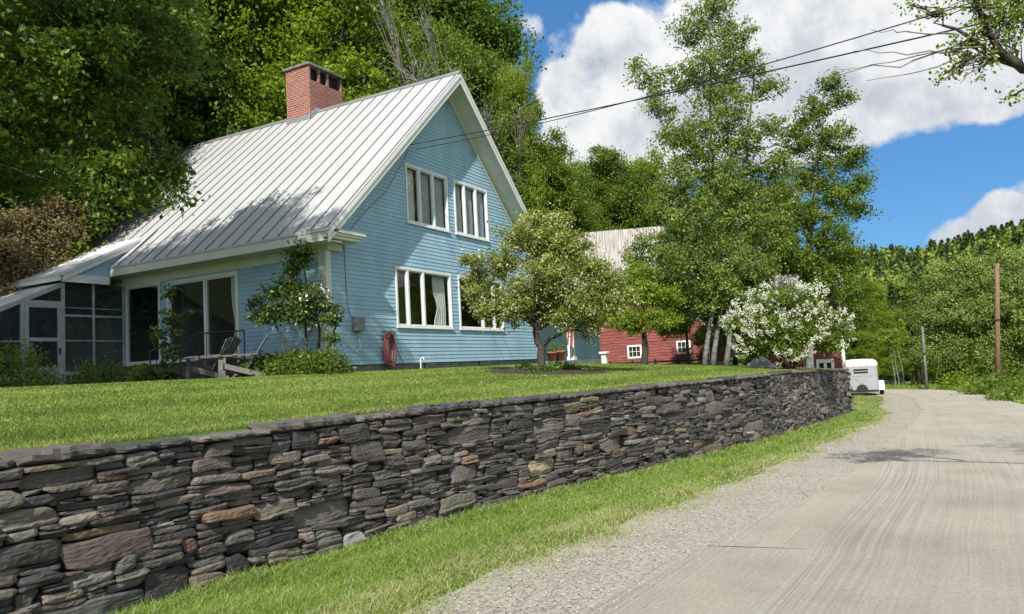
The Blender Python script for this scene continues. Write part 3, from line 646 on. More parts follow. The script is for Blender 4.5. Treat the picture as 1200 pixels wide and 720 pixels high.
mb = MB(); siding(mb, 'X', 10.42, 0., 2.80, lambda z: (0., 11.85), (), .102, 1); mb.build('side_wall', 'blue', HOUSE)
mb = MB(); mb.prism([(0, -.2), (10.42, -.2), (10.42, 2.8), (RX, RZ-.2), (0, 2.8)], 1, 11.80, 11.86); mb.build('rear_wall', 'blue', HOUSE)
mb = MB(); mb.box(.04, 10.38, .04, 11.8, -.7, -.002); FOUND = mb.build('foundation', 'concrete', HOUSE)
for a in (3.72, 6.5):
    mb = MB(); mb.box(a, a+.5, .0, .045, -.15, -.02); v = mb.build('vent', 'black', HOUSE)
    mb = MB()
    for k in range(3): mb.box(a, a+.5, -.012, .01, -.14+.045*k, -.125+.045*k)
    mb.build('louvre', 'greybox', v)
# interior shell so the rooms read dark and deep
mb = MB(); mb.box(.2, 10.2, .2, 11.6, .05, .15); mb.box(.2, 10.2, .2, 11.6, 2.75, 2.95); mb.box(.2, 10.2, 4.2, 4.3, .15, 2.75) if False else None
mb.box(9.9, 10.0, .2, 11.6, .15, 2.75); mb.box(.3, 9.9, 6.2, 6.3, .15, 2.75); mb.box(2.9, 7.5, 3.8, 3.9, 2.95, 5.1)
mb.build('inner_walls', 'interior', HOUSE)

def window(axis, u0, u1, z0, z1, mull, curtains=(), sheer=(), parent=HOUSE, c0=0., trim='white', deep=True, cas=.065, glass='glass'):
    def B(mb, ua, ub, oa, ob, za, zb):     # oa..ob measured outwards
        if axis == 'Y': mb.box(ua, ub, c0-ob, c0-oa, za, zb)
        else: mb.box(c0-ob, c0-oa, ua, ub, za, zb)
    mb = MB(); c = cas
    B(mb, u0, u0+c, -.06, .034, z0, z1); B(mb, u1-c, u1, -.06, .034, z0, z1); B(mb, u0+c, u1-c, -.06, .032, z1-c, z1); B(mb, u0+c, u1-c, -.06, .032, z0, z0+c*.8)
    for m_ in mull: B(mb, m_-.038, m_+.038, -.05, .030, z0+c*.8, z1-c)
    W_ = mb.build('window', trim, parent, bevel=.004)
    mb = MB(); B(mb, u0-.03, u1+.03, .0, .055, z0-.035, z0-.002); mb.build('sill', trim, W_, bevel=.004)
    us_ = [u0+c]+[q for m_ in mull for q in (m_-.038, m_+.038)]+[u1-c]; mb = MB(); sb = MB()
    for a, b in zip(us_[::2], us_[1::2]):
        s = .028
        B(sb, a, a+s, -.045, .008, z0+c*.8, z1-c); B(sb, b-s, b, -.045, .008, z0+c*.8, z1-c); B(sb, a+s, b-s, -.045, .006, z1-c-s, z1-c); B(sb, a+s, b-s, -.045, .006, z0+c*.8, z0+c*.8+s)
        q_ = (a+s, b-s, z0+c*.8+s, z1-c-s); mb.add([(u, c0+.02, z) if axis == 'Y' else (c0+.02, u, z) for u, z in ((q_[0], q_[2]), (q_[1], q_[2]), (q_[1], q_[3]), (q_[0], q_[3]))], [(0, 1, 2, 3) if axis == 'Y' else (3, 2, 1, 0)])
    sb.build('sash', trim, W_); mb.build('pane', glass, W_)
    for a, b in curtains:
        V = []; F = []; nn = 26; rr = random.Random(int(a*77))
        for i in range(nn+1):
            u = a+(b-a)*i/nn; o = -.16+.035*sin(i*1.35+rr.random()); 
            for j in range(9):
                t = j/8; zz = z0+.06+(z1-z0-.14)*t; g = 1-.32*math.exp(-((t-.38)/.2)**2) if (b-a) < .6 else 1
                uu = b-(b-u)*g if axis == 'Y' else a+(u-a)*g
                V.append((uu, c0-o, zz) if axis == 'Y' else (c0-o, uu, zz))
        for i in range(nn):
            for j in range(8): F.append((i*9+j, (i+1)*9+j, (i+1)*9+j+1, i*9+j+1))
        mb = MB(); mb.add(V, F); mb.build('curtain', 'curtain', W_, True)
    for a, b in sheer:
        mb = MB(); B(mb, a, b, -.11, -.10, z0+.07, z1-.07); mb.build('blind', 'sheer', W_)
    return W_
window('Y', *WINS[0][1:], curtains=[(3.22, 3.72)], sheer=[(3.82, 4.37), (4.47, 5.06)])
window('Y', *WINS[1][1:], sheer=[(5.56, 6.01), (6.11, 6.65), (6.75, 7.30)])
window('Y', *WINS[2][1:], curtains=[(4.40, 5.0)])
window('Y', *WINS[3][1:])
window('X', *WINX[0][1:], trim='white')
SLIDER = window('X', *WINX[1][1:], curtains=[(2.92, 3.25)], trim='white', cas=.09); SLIDER.name = 'sliding_door'
# roof
def rpoly(t0, t1, l=EX, r=2*RX-EX): return [(l, roof_top(l)+t0), (RX, RZ+t0), (r, roof_top(r)+t0), (r, roof_top(r)+t1), (RX, RZ+t1), (l, roof_top(l)+t1)]
mb = MB(); mb.prism(rpoly(0, -.055), 1, -.610, 11.86); ROOF = mb.build('roof', 'roof', HOUSE)
mb = MB(); y = -.535
while y < 11.9:
    for sgn in (1, -1):
        xa = EX-.004 if sgn > 0 else 2*RX-EX+.004
        mb.bar((xa, y, roof_top(EX)+.014), (RX, y, RZ+.014), .013, .034)
    y += .485
mb.build('standing_seam', 'seam', ROOF)
mb = MB(); mb.prism([(RX-.11, RZ-.075), (RX, RZ+.055), (RX+.11, RZ-.075), (RX+.09, RZ-.10), (RX, RZ+.02), (RX-.09, RZ-.10)], 1, -.625, 11.87); mb.build('ridge_cap', 'seam', ROOF)
for sgn in (0, 1):
    def mx_(x): return x if sgn == 0 else 2*RX-x
    mb = MB(); a, b = EX+.01, RX
    mb.prism([(mx_(a), EZ-.058), (mx_(b), RZ-.058), (mx_(b), RZ-.33), (mx_(a), EZ-.33+.03)], 1, -.600, -.560); rk = mb.build('rake_board', 'cream', HOUSE)
    mb = MB(); mb.prism([(mx_(a), EZ-.058), (mx_(b), RZ-.058), (mx_(b), RZ-.15), (mx_(a), EZ-.15)], 1, -.620, -.601); mb.build('rake_moulding', 'white', rk)
    mb = MB(); mb.prism([(mx_(.0), EZ-.20+SL*.524), (mx_(b), RZ-.20), (mx_(b), RZ-.23), (mx_(.0), EZ-.23+SL*.524)], 1, -.559, .05); mb.build('soffit', 'cream', HOUSE)
    mb = MB(); mb.prism([(mx_(.03), EZ-.232+SL*.55), (mx_(b), RZ-.232), (mx_(b), RZ-.43), (mx_(.03), EZ-.43+SL*.55)], 1, -.034, -.018); mb.build('rake_frieze', 'cream', HOUSE)
    xa, xb = sorted((mx_(EX), mx_(0.)))
    mb = MB(); mb.box(xa+.01, xb-.01, -.519, 11.84, 2.72, 2.745); mb.build('eave_soffit', 'cream', HOUSE)
    q = EX if sgn == 0 else 2*RX-EX; d = 1 if sgn == 0 else -1
    mb = MB(); mb.box(min(q+.004*d, q+.04*d), max(q+.004*d, q+.04*d), -.45, 11.85, 2.72, EZ-.062); fa = mb.build('fascia', 'cream', HOUSE)
mb = MB(); mb.box(-.034, -.018, .0, 11.85, 2.36 + .14, 2.72); mb.build('frieze', 'cream', HOUSE)
# corner boards
mb = MB(); mb.box(-.032, .135, -.036, -.004, -.03, 2.78); mb.box(-.036, -.004, -.003, .20, -.03, 2.50); mb.build('corner_board', 'cream', HOUSE, bevel=.004)
mb = MB(); mb.box(10.28, 10.45, -.036, -.004, -.03, 2.78); mb.build('corner_board', 'cream', HOUSE, bevel=.004)
# cornice return at the near eave
mb = MB()
for x1, y0, z0, z1 in ((.74, -.60, 2.925, 2.975), (.68, -.565, 2.865, 2.924), (.62, -.53, 2.795, 2.864)): mb.box(EX-.03 if z0 > 2.9 else EX-.005, x1, y0, -.02, z0, z1)
CR = mb.build('cornice_return', 'cream', HOUSE, bevel=.006)
mb = MB(); mb.box(-.03, .46, -.10, -.022, 2.62, 2.783); mb.build('bed_block', 'cream', CR, bevel=.006)
mb = MB()
mb.prism([(EX-.03, 2.977), (.74, 2.977), (.66, 3.0), (EX-.03, 3.0)], 1, -.60, -.02); mb.build('return_flashing', 'roof', CR)
# chimney
mb = MB(); cx0, cx1, cy0, cy1 = 4.87, 6.44, 4.88, 5.89
mb.box(cx0, cx1, cy0, cy1, 7.6, 9.32); CH = mb.build('chimney', 'brick', HOUSE)
mb = MB()
for a, b in ((cx0, cx0+.07), (cx1-.07, cx1)): mb = MB(); mb.box(a, b, cy0+.004, cy1-.004, 9.32, 9.80); mb.build('flue_pier', 'brick', CH)
for a, b in ((cx0+.43, cx0+.51), (cx0+.84, cx0+.92)):
    for y0 in (cy0+.004, cy1-.084): mb = MB(); mb.box(a, b, y0, y0+.08, 9.32, 9.80); mb.build('flue_pier', 'brick', CH)
mb = MB(); mb.box(cx0+.075, cx1-.075, cy0+.16, cy1-.16, 9.3, 9.795); mb.build('flue_shade_block', 'dark', CH)  # near-black block painted for the shade inside the chimney openings
mb = MB(); mb.box(cx0-.07, cx1+.07, cy0-.07, cy1+.07, 9.80, 9.87); mb.build('chimney_cap', 'concrete', CH, bevel=.01)
mb = MB()
for q in range(5):
    xa = cx0-.03+q*.09; mb.box(xa, xa+.085, cy0-.018, cy0-.004, roof_top(xa+.04)-.05, roof_top(xa+.05)+.17)
mb.box(cx0-.02, cx0-.004, cy0-.018, cy1+.02, roof_top(cx0)-.10, roof_top(cx0)+.16); mb.build('lead_flashing', 'grey', CH)
# utility box, conduit and loose wires on the gable
mb = MB(); mb.box(.80, 1.10, -.17, -.018, .78, 1.12); UB = mb.build('meter_box', 'greybox', HOUSE, bevel=.02)
mb = MB(); mb.tube([(.62, -.02, 3.0), (.63, -.025, 2.2), (.66, -.02, 1.4), (.74, -.03, 1.18), (.9, -.05, 1.12)], .008, 6); mb.tube([(3.35, -.03, 5.78), (3.2, -.03, 5.5), (2.3, -.03, 4.4), (1.4, -.03, 3.7), (.85, -.03, 3.2), (.72, -.03, 3.0)], .007, 6); mb.build('conduit', 'seam', UB)
mb = MB(); mb.tube([(.95, -.05, .80), (1.0, -.06, .6), (.98, -.10, .40), (.88, -.06, .30), (.80, -.05, .40)], .007, 6); mb.tube([(.62, -.04, .75), (.58, -.05, .55), (.68, -.06, .42), (.86, -.05, .36)], .007, 6); mb.build('looped_wire', 'white', UB)
# sunken step / deck in front of the sliding door
mb = MB()
for k in range(7): mb.box(-1.15+.155*k, -1.15+.155*k+.145, 2.4, 6.1, .25, .285)
mb.box(-1.12, -.05, 2.42, 2.47, -.3, .248); mb.box(-1.12, -1.08, 2.5, 6.05, -.3, .248); mb.build('deck', 'deckwood', HOUSE)

# screened porch on the far side of the left wall
PY = 7.2
mb = MB()
mb.prism([(.47, 3.92), (-1.86, 2.715), (-1.86, 2.645), (.47, 3.85)], 1, 6.98, 11.9); PR = mb.build('porch_roof', 'porchroof', HOUSE)
mb = MB(); mb.prism([(.42, 3.855), (-1.80, 2.676), (-1.80, 2.52), (.42, 3.70)], 1, 7.02, 7.06); mb.box(-1.86, -1.82, 7.07, 11.85, 2.53, 2.64); mb.build('porch_rake', 'white', PR)
mb = MB(); mb.box(-1.80, -.53, 7.065, 7.12, 2.50, 2.70); mb.build('porch_beam', 'white', PR, bevel=.004)
mb = MB(); siding(mb, 'Y', 7.15, 2.70, 3.80, lambda z: ((z+.06-2.676)/.5315-1.80, max(-.50, (z-2.97)/SL+EX+.05)), ()); mb.build('cheek_wall', 'blue', HOUSE)
mb = MB(); mb.prism([(-1.74, 2.50), (-3.75, 1.545), (-3.75, 1.515), (-1.74, 2.47)], 1, 7.25, 11.8); AW = mb.build('awning', 'awning', HOUSE)
mb = MB(); mb.bar((-1.70, 7.2, 2.455), (-3.78, 7.2, 1.467), .06, .10); mb.build('awning_beam', 'greytrim', AW)
mb = MB()
for k in range(5): mb.bar((-1.74, 7.9+k*.85, 2.44), (-3.75, 7.9+k*.85, 1.485), .04, .05)
mb.build('rafter', 'greytrim', AW)
def post(x, w, z1, y=PY): mb = MB(); mb.box(x-w/2, x+w/2, y-.035, y+.035, -.25, z1); return mb.build('porch_post', 'greytrim', HOUSE, bevel=.004)
post(-1.72, .09, 2.49); post(-.92, .05, 2.50); post(-.07, .08, 2.5); post(-2.70, .085, 1.93); post(-3.62, .08, 1.47)
post(-1.72, .09, 2.5, 11.5); post(-3.62, .08, 1.47, 11.5); post(-3.62, .08, 1.47, 9.4)
def rail(x0, x1, z, h=.05, y=PY): mb = MB(); mb.box(x0, x1, y-.025, y+.025, z-h/2, z+h/2); mb.build('porch_rail', 'greytrim', HOUSE)
rail(-1.67, -.1, 1.66, .05); rail(-1.67, -.1, 1.02, .03); rail(-1.67, -.1, 1.86, .018); rail(-1.67, -.1, .2, .09); rail(-2.66, -1.77, 1.97, .07); rail(-3.58, -2.75, 1.0, .03); rail(-3.58, -2.75, .1, .08)
def scr(poly, y): mb = MB(); mb.prism(poly, 1, y-.003, y+.003); mb.build('screen_panel', 'screen', HOUSE)
scr([(-1.67, .02), (-.945, .02), (-.945, 2.5), (-1.67, 2.5)], PY); scr([(-.895, .02), (-.11, .02), (-.11, 2.5), (-.895, 2.5)], PY)
scr([(-2.65, 2.01), (-1.77, 2.01), (-1.77, 2.40), (-2.65, 1.98)], PY); scr([(-3.58, .1), (-2.75, .1), (-2.75, 1.90), (-3.58, 1.50)], PY); scr([(-3.58, 0), (-.1, 0), (-.1, 2.5), (-1.72, 2.46), (-3.58, 1.5)], 11.5)
mb = MB(); mb.box(-3.63, -3.62, 7.25, 11.45, .1, 1.46); mb.build('screen_panel', 'screen', HOUSE)
mb = MB(); mb.box(-3.7, -.05, 7.16, 11.55, -.28, -.05); mb.build('porch_floor', 'deckwood', HOUSE)
# screen door
mb = MB(); x0, x1 = -2.655, -1.77
mb.box(x0, x0+.10, PY-.045, PY-.012, -.22, 1.93); mb.box(x1-.10, x1, PY-.045, PY-.012, -.22, 1.93)
for a, b in ((1.83, 1.929), (1.0, 1.09), (.27, .36)): mb.box(x0+.10, x1-.10, PY-.044, PY-.013, a, b)
mb.box(x0+.10, x1-.10, PY-.036, PY-.02, -.22, .27); SD = mb.build('screen_door', 'greytrim', HOUSE, bevel=.004)
mb = MB(); mb.box(x0+.10, x1-.10, PY-.03, PY-.026, .36, 1.83); mb.build('door_screen', 'screen', SD)
mb = MB(); mb.box(x1-.07, x1-.04, PY-.075, PY-.045, .68, .84); mb.build('handle', 'black', SD)

# rear wing with a small recessed porch on the right
mb = MB(); siding(mb, 'Y', 1.2, -.12, 2.9, lambda z: (10.45, 18.7), [(12.2, 13.6, 1.2, 2.3)]); WG = mb.build('wing_wall', 'blue', HOUSE)
window('Y', 12.17, 13.63, 1.17, 2.33, (12.9,), c0=1.2)
mb = MB(); mb.box(18.70, 18.86, 1.16, 1.20, -.2, 2.9); mb.box(18.70, 18.86, 1.2, 8, -.2, 2.9); mb.box(10.4, 18.7, 7.9, 8.0, -.2, 2.9); mb.build('wing_corner_board', 'cream', WG)
mb = MB(); mb.prism([(-.25, 2.72), (4.4, 4.55), (8.4, 2.9), (8.4, 2.82), (4.4, 4.45), (-.25, 2.62)], 0, 10.44, 17.2); mb.build('wing_roof', 'roof', HOUSE)
mb = MB(); mb.box(10.44, 17., -.16, -.02, 2.44, 2.66); mb.build('wing_beam', 'white', HOUSE)
mb = MB(); mb.box(10.44, 15.2, -.3, 1.19, -.7, -.10); mb.build('wing_step', 'concrete', HOUSE)
for x in (12.93,):
    mb = MB(); mb.box(x-.11, x+.11, -.19, .03, -.10, 2.44); mb.box(x-.14, x+.14, -.22, .06, -.098, .04); mb.build('porch_column', 'white', HOUSE, bevel=.008)
#@@PROPS
# ------------------------------------------------------------------ things round the house
# flag on the porch column
FL = thing('flag', 'striped red and white flag hanging limp from the white wing porch column', 'flag', (12.9, -.32, 1.25))
mb = MB(); mb.tube([(12.93, -.18, 1.15), (12.28, -.40, 1.60)], .014, 6); mb.build('flag_pole', 'polewood', FL)
m, nt_, n_, l_ = newmat('striped_flag_cloth'); b_ = principled(n_, l_, .8, .1); uv_ = n_.new('ShaderNodeUVMap'); uv_.uv_map = 'UVMap'; sp = n_.new('ShaderNodeSeparateXYZ'); l_.new(uv_.outputs[0], sp.inputs[0])
st = mathn(n_, l_, 'GREATER_THAN', mathn(n_, l_, 'FRACT', mathn(n_, l_, 'MULTIPLY', sp.outputs[0], 6.5)), .5); c_ = mixc(n_, l_, st, (.42, .05, .06), (.70, .68, .66))
ca = mathn(n_, l_, 'MULTIPLY', mathn(n_, l_, 'LESS_THAN', sp.outputs[0], .54), mathn(n_, l_, 'GREATER_THAN', sp.outputs[1], .6)); c_ = mixc(n_, l_, ca, c_, (.03, .045, .16)); l_.new(c_, b_.inputs['Base Color'])
V = []; F = []; UV = []; nu, nv_ = 14, 16
for j in range(nv_+1):
    for i in range(nu+1):
        u, v = i/nu, j/nv_; w = .36+.10*(1-v); x = 12.16+.05*sin(v*2)+w*(u-.1)+.12*(1-v)*.6; y = -.35+.05*sin(u*11+v*2)+.06*(1-v); V.append((x-12.9, y+.32, 1.52-.12*u-1.05*(1-v)-1.25)); UV.append((u, v))
for j in range(nv_):
    for i in range(nu): F.append((j*(nu+1)+i, j*(nu+1)+i+1, (j+1)*(nu+1)+i+1, (j+1)*(nu+1)+i))
me = bpy.data.meshes.new('flag_cloth'); me.from_pydata(V, [], F); me.update(); uv = me.uv_layers.new(name='UVMap')
for p in me.polygons:
    for li in p.loop_indices: uv.data[li].uv = UV[me.loops[li].vertex_index]
me.polygons.foreach_set('use_smooth', [True]*len(F)); link('flag_cloth', me, FL, m)
# terracotta pots
for k, (x, y, s, lab) in enumerate(((11.35, .55, .20, 'leftmost terracotta flower pot on the wing porch step'), (12.15, .35, .23, 'middle terracotta flower pot on the wing porch step'), (12.62, .25, .25, 'terracotta flower pot standing next to the white porch column'))):
    p = thing('flower_pot', lab, 'flower pot', (x, y, -.10), 0, 'terracotta pots on the wing porch')
    mb = MB(); mb.lathe([(.55*s, 0), (.78*s, 1.25*s), (.88*s, 1.25*s), (.88*s, 1.5*s), (.74*s, 1.5*s), (.70*s, 1.35*s)], (x, y, -.10), 18); mb.build('pot', 'terracotta', p, True)
    r_ = np.random.RandomState(k); P = np.array((x, y, -.10+1.9*s))+r_.normal(0, 1, (170, 3))*np.array((.5*s, .5*s, .55*s)); link('foliage', quadmesh('foliage', leaf_quads(P, .07, r_)-np.array((x, y, -.10)), r_.uniform(0, 1, 170)), p, 'leaf_mid')
# garden hose on its hanger
HS = thing('garden_hose', 'coiled red garden hose hanging on the gable wall below the windows', 'hose', (2.1, -.12, .7))
mb = MB()
for k in range(9):
    a = 1.88+.035*(k % 5)+random.uniform(-.02, .02); b = 2.22+.03*(k % 4)+random.uniform(-.03, .03); zt = .72+.02*(k % 3); zb_ = -.05+random.uniform(-.08, .12); yy = -.06-.018*(k % 4)
    pts = []
    for t in np.linspace(0, 2*pi, 30, endpoint=True):
        px_ = (a+b)/2+(b-a)/2*cos(t)+(.03 if sin(t) < 0 else 0)*sin(3*t); pz = (zt+zb_)/2+(zt-zb_)/2*sin(t); pts.append((px_+random.uniform(-.004, .004), yy+.008*sin(2*t), pz))
    mb.tube(pts, .0135, 6)
mb.tube([(2.3, -.08, .5), (2.45, -.1, .2), (2.6, -.12, .0), (2.8, -.16, -.14), (3.0, -.2, -.185)], .012, 6); mb.build('hose', 'hose', HS, True)
mb = MB(); mb.tube([(1.85, -.03, .70), (1.87, -.17, .74), (2.05, -.19, .80), (2.25, -.17, .74), (2.27, -.03, .70)], .018, 6); mb.box(1.86, 2.26, -.045, -.016, .62, .82); mb.build('hose_hanger', 'greybox', HS)
# spigot and sprinkler at the foot of the wall
SP = thing('lawn_spigot', 'small white garden tap on a short pipe at the foot of the gable wall', 'tap', (3.0, -.35, -.2))
mb = MB(); mb.tube([(3.0, -.35, -.25), (3.0, -.35, .14)], .018, 8); mb.tube([(3.0, -.35, .12), (3.0, -.43, .12), (3.0, -.46, .06)], .016, 8); mb.build('pipe', 'white', SP)
mb = MB(); mb.lathe([(.05, 0), (.05, .015)], (3.0, -.35, .15), 10); mb.build('tap_wheel', 'greybox', SP)

def adirondack(name, label, loc, rz):
    t = thing(name, label, 'chair', loc, rz, 'weathered garden chairs in front of the sliding door'); t.scale = (.92, .92, .88)
    def seat():
        mb = MB()
        for k in range(6):
            y = 0; x = -.36+.105*k; z = .37-.028*k-.004*k*k*.3; mb.bar((x, -.27, z), (x, .27, z), .092, .02, (0, 0, 1))
        return mb
    seat().build('seat', 'oldwood', t, local=True)
    mb = MB()
    for k in range(5):
        y0 = -.20+.10*k; y1 = -.27+.135*k; top = .98-.025*abs(k-2)**1.6
        p = np.array((.17, y0, .27)); q = np.array((.17+.47*top, y1, .27+.80*top)); mb.bar(p, q, .10, .02, (1, 0, 0))
    mb.build('backrest', 'oldwood', t, local=True)
    mb = MB(); mb.bar((.34, -.27, .52), (.34, .27, .52), .05, .03); mb.build('back_rail', 'oldwood', t, local=True)
    for s in (-1, 1):
        mb = MB(); mb.bar((-.40, .33*s, .0), (-.38, .33*s, .555), .10, .03, (0, 1, 0)); mb.build('leg', 'oldwood', t, local=True)
        mb = MB(); mb.bar((-.42, .28*s, .36), (.62, .28*s, .03), .028, .12, (0, 0, 1)); mb.build('side_rail', 'oldwood', t, local=True)
        mb = MB(); mb.bar((-.52, .36*s, .57), (.42, .34*s, .575), .13, .022, (0, 0, 1)); mb.build('arm', 'oldwood', t, local=True)
    return t
adirondack('garden_chair', 'weathered wooden garden chair nearest the corner shrub, facing left', (-1.75, .85, -.205), radians(-45))
adirondack('garden_chair', 'weathered wooden garden chair behind the other one, its slatted back turned to the lawn', (-1.65, 1.85, -.205), radians(-72))
# leaning wooden pole
mb = MB(); mb.tube([(-.98, .20, -.1), (-.42, -.02, .95)], .02, 7); o = mb.build('garden_stake', 'oldwood'); tag(o, 'thin pale wooden stake leaning behind the nearest garden chair', 'stake')
# black iron railing at the deck step
RL = thing('iron_railing', 'black wrought iron railing sloping down beside the sliding door', 'railing', (-1.4, 3.0, -.2))
mb = MB(); A_ = np.array((-.6, 2.0, .92)); B_ = np.array((-1.0, 3.05, .92)); C_ = np.array((-1.8, 3.7, .55))
mb.tube([A_, B_, C_, C_-(0, 0, .1)], .02, 6); mb.build('handrail', 'black', RL)
mb = MB(); mb.tube([A_-(0, 0, .62), B_-(0, 0, .62), C_-(0, 0, .42)], .012, 6); mb.build('bottom_rail', 'black', RL)
for P_ in (A_, B_, C_): mb = MB(); mb.tube([P_, (P_[0], P_[1], -.22)], .018, 6); mb.build('post', 'black', RL)
for k in range(1, 6):
    p = A_+(B_-A_)*k/6; mb = MB(); mb.tube([p, p-(0, 0, .62)], .009, 5); mb.build('baluster', 'black', RL)
for k in range(1, 8):
    p = B_+(C_-B_)*k/8; mb = MB(); mb.tube([p, p-(0, 0, .60-.2*k/8)], .009, 5); mb.build('baluster', 'black', RL)
# notched white board added in place of a sunlit sliver behind the screen door
mb = MB(); pts = [(-2.45, .38), (-2.33, .38)]+[(-2.33+(.05 if k % 2 else -.0), .42+.075*k) for k in range(8)]+[(-2.33, 1.0), (-2.45, 1.0)]
mb.prism(pts, 1, 7.42, 7.45); o = mb.build('sunlit_sliver_board', 'white'); tag(o, 'white notched board added for a sunlit sliver just inside the porch screen door', 'board')

# ------------------------------------------------------------------ red barn
bd = at(772, 424, 42); BN = thing('barn', 'faded red barn with weathered rusty roof behind the trees', 'barn', (bd[0], bd[1], -.5), radians(-71))
def rows(mb, x0, x1, y, z0, z1, holes, ex=.16, slope=None):
    z = z0
    while z < z1-.01:
        zt = min(z+ex, z1); zm = (z+zt)/2; a, b = (x0, x1) if slope is None else slope(zm); cur = a; cs = sorted((h[0], h[1]) for h in holes if h[2] < zm < h[3])
        for h0, h1 in cs+[(b, b)]:
            if h0-cur > .01: w = random.uniform(-.004, .004); mb.add([(cur, y-.024+w, z), (h0, y-.024+w, z), (h0, y-.004, zt), (cur, y-.004, zt), (cur, y+.01, z), (h0, y+.01, z)], [(0, 1, 2, 3), (4, 5, 1, 0)])
            cur = h1
        z = zt
bw = [(-1.58, -.93, .47, 1.07), (1.05, 1.68, .56, 1.16)]
mb = MB(); rows(mb, -5.5, 3.6, 0, 0, 4.1, bw); mb.build('front_wall', 'barnred', BN, local=True)
mb = MB(); mb.box(-5.5, -5.4, .02, 9, 0, 4.1); mb.box(3.5, 3.6, .02, 9, 0, 4.1); mb.box(-5.5, 3.6, 8.9, 9, 0, 4.1); mb.prism([(.02, 4.1), (9, 4.1), (4.5, 8.2)], 0, 3.5, 3.6); mb.prism([(.02, 4.1), (9, 4.1), (4.5, 8.2)], 0, -5.5, -5.4); mb.build('side_wall', 'barnred', BN, local=True)
mb = MB(); mb.prism([(-.45, 3.82), (4.5, 8.32), (9.45, 3.82), (9.45, 3.72), (4.5, 8.20), (-.45, 3.72)], 0, -5.8, 3.9); mb.build('roof', 'barnroof', BN, local=True)
mb = MB(); mb.box(-5.5, 3.6, -.02, .3, -.9, -.002); mb.build('foundation', 'boulder', BN, local=True)
for (a, b, z0, z1) in bw:
    mb = MB(); c = .09; mb.box(a-.06, a+c-.06, -.05, .05, z0-.06, z1+.06); mb.box(b-c+.06, b+.06, -.05, .05, z0-.06, z1+.06); mb.box(a+c-.06, b-c+.06, -.048, .05, z1-c+.06, z1+.06); mb.box(a+c-.06, b-c+.06, -.048, .05, z0-.06, z0+c-.06)
    for k in (1, 2): mb.box(a+(b-a)*k/3-.012, a+(b-a)*k/3+.012, -.03, .02, z0, z1)
    mb.box(a, b, -.028, .02, (z0+z1)/2-.012, (z0+z1)/2+.012); w_ = mb.build('window', 'white', BN, local=True)
    mb = MB(); mb.box(a, b, .03, .04, z0, z1); mb.build('pane', 'dark', w_, local=True)
# low black rail fence along the barn
f0 = at(715, 425, 37); f1 = at(850, 427, 37); RF = thing('rail_fence', 'low dark rail fence running along the foot of the red barn', 'fence', (f0[0], f0[1], -.62))
mb = MB(); mb.bar((f0[0], f0[1], -.30), (f1[0], f1[1], -.38), .06, .09); mb.build('rail', 'black', RF)
for k in range(6):
    p = f0+(f1-f0)*k/5; mb = MB(); mb.box(p[0]-.05, p[0]+.05, p[1]-.05, p[1]+.05, -.85, -.22 if k != 4 else -.05); mb.build('post', 'black', RF)
# old weathered post, white post
p = at(829, 425, 30); mb = MB(); mb.tube([(p[0], p[1], -.8), (p[0]-.02, p[1]-.03, -.1), (p[0]+.05, p[1]-.06, .16)], [.12, .10, .07], 8); tag(mb.build('old_post', 'oldwood'), 'stubby weathered wooden post leaning in front of the barn', 'post')
p = at(708, 416, 31.5); mb = MB(); mb.box(p[0]-.10, p[0]+.10, p[1]-.10, p[1]+.10, -.5, .10); mb.box(p[0]-.17, p[0]+.17, p[1]-.17, p[1]+.17, .102, .20); tag(mb.build('white_post', 'white', bevel=.02), 'short white capped post between the blue wing and the barn', 'post')

# red shed behind the lilac
p = at(962, 438, 37); SH = thing('shed', 'small red shed with white-framed door half hidden by the white lilac', 'shed', (p[0], p[1], float(low(p[0], p[1]))-.1), radians(-83)); zs = SH.location.z
def zz(py, D=37, px=962): return float(at(px, py, D)[2])-zs
wx = (985-962)/(FOC/37*cos(radians(22))) ; 
mb = MB(); rows(mb, -2.6, wx, 0, 0, zz(350), [(-.10, .52, zz(442), zz(423))]); mb.build('front_wall', 'barnred', SH, local=True)
mb = MB(); mb.box(-2.6, -2.5, .02, 4, 0, zz(350)); mb.box(wx-.1, wx-.002, .02, 4, 0, zz(350)); mb.box(-2.6, wx, 3.9, 4, 0, zz(350)); mb.build('side_wall', 'barnred', SH, local=True)
mb = MB(); mb.box(wx-.12, wx+.03, -.05, -.026, 0, zz(350)); mb.build('corner_board', 'curtain', SH, local=True)
mb = MB(); mb.prism([(-.4, zz(352)), (2, zz(352)+1.5), (4.4, zz(352)), (4.4, zz(352)-.1), (2, zz(352)+1.38), (-.4, zz(352)-.1)], 0, -2.9, wx+.25); mb.build('roof', 'barnroof', SH, local=True)
mb = MB(); z0, z1 = zz(442), zz(423); mb.box(-.16, -.04, -.05, .03, z0, z1); mb.box(.15, .27, -.05, .03, z0, z1); mb.box(.46, .58, -.05, .03, z0, z1); mb.box(-.16, .58, -.06, -.052, z1-.10, z1+.06); dr = mb.build('window', 'white', SH, local=True)
mb = MB(); mb.box(-.04, .46, .04, .05, z0, z1); mb.build('pane', 'dark', dr, local=True)
mb = MB(); mb.box(-.62, -.22, -.10, -.03, 0, zz(428)); mb.box(-.70, -.62, -.12, -.03, 0, zz(413)); mb.build('door_panel', 'greybox', SH, local=True)
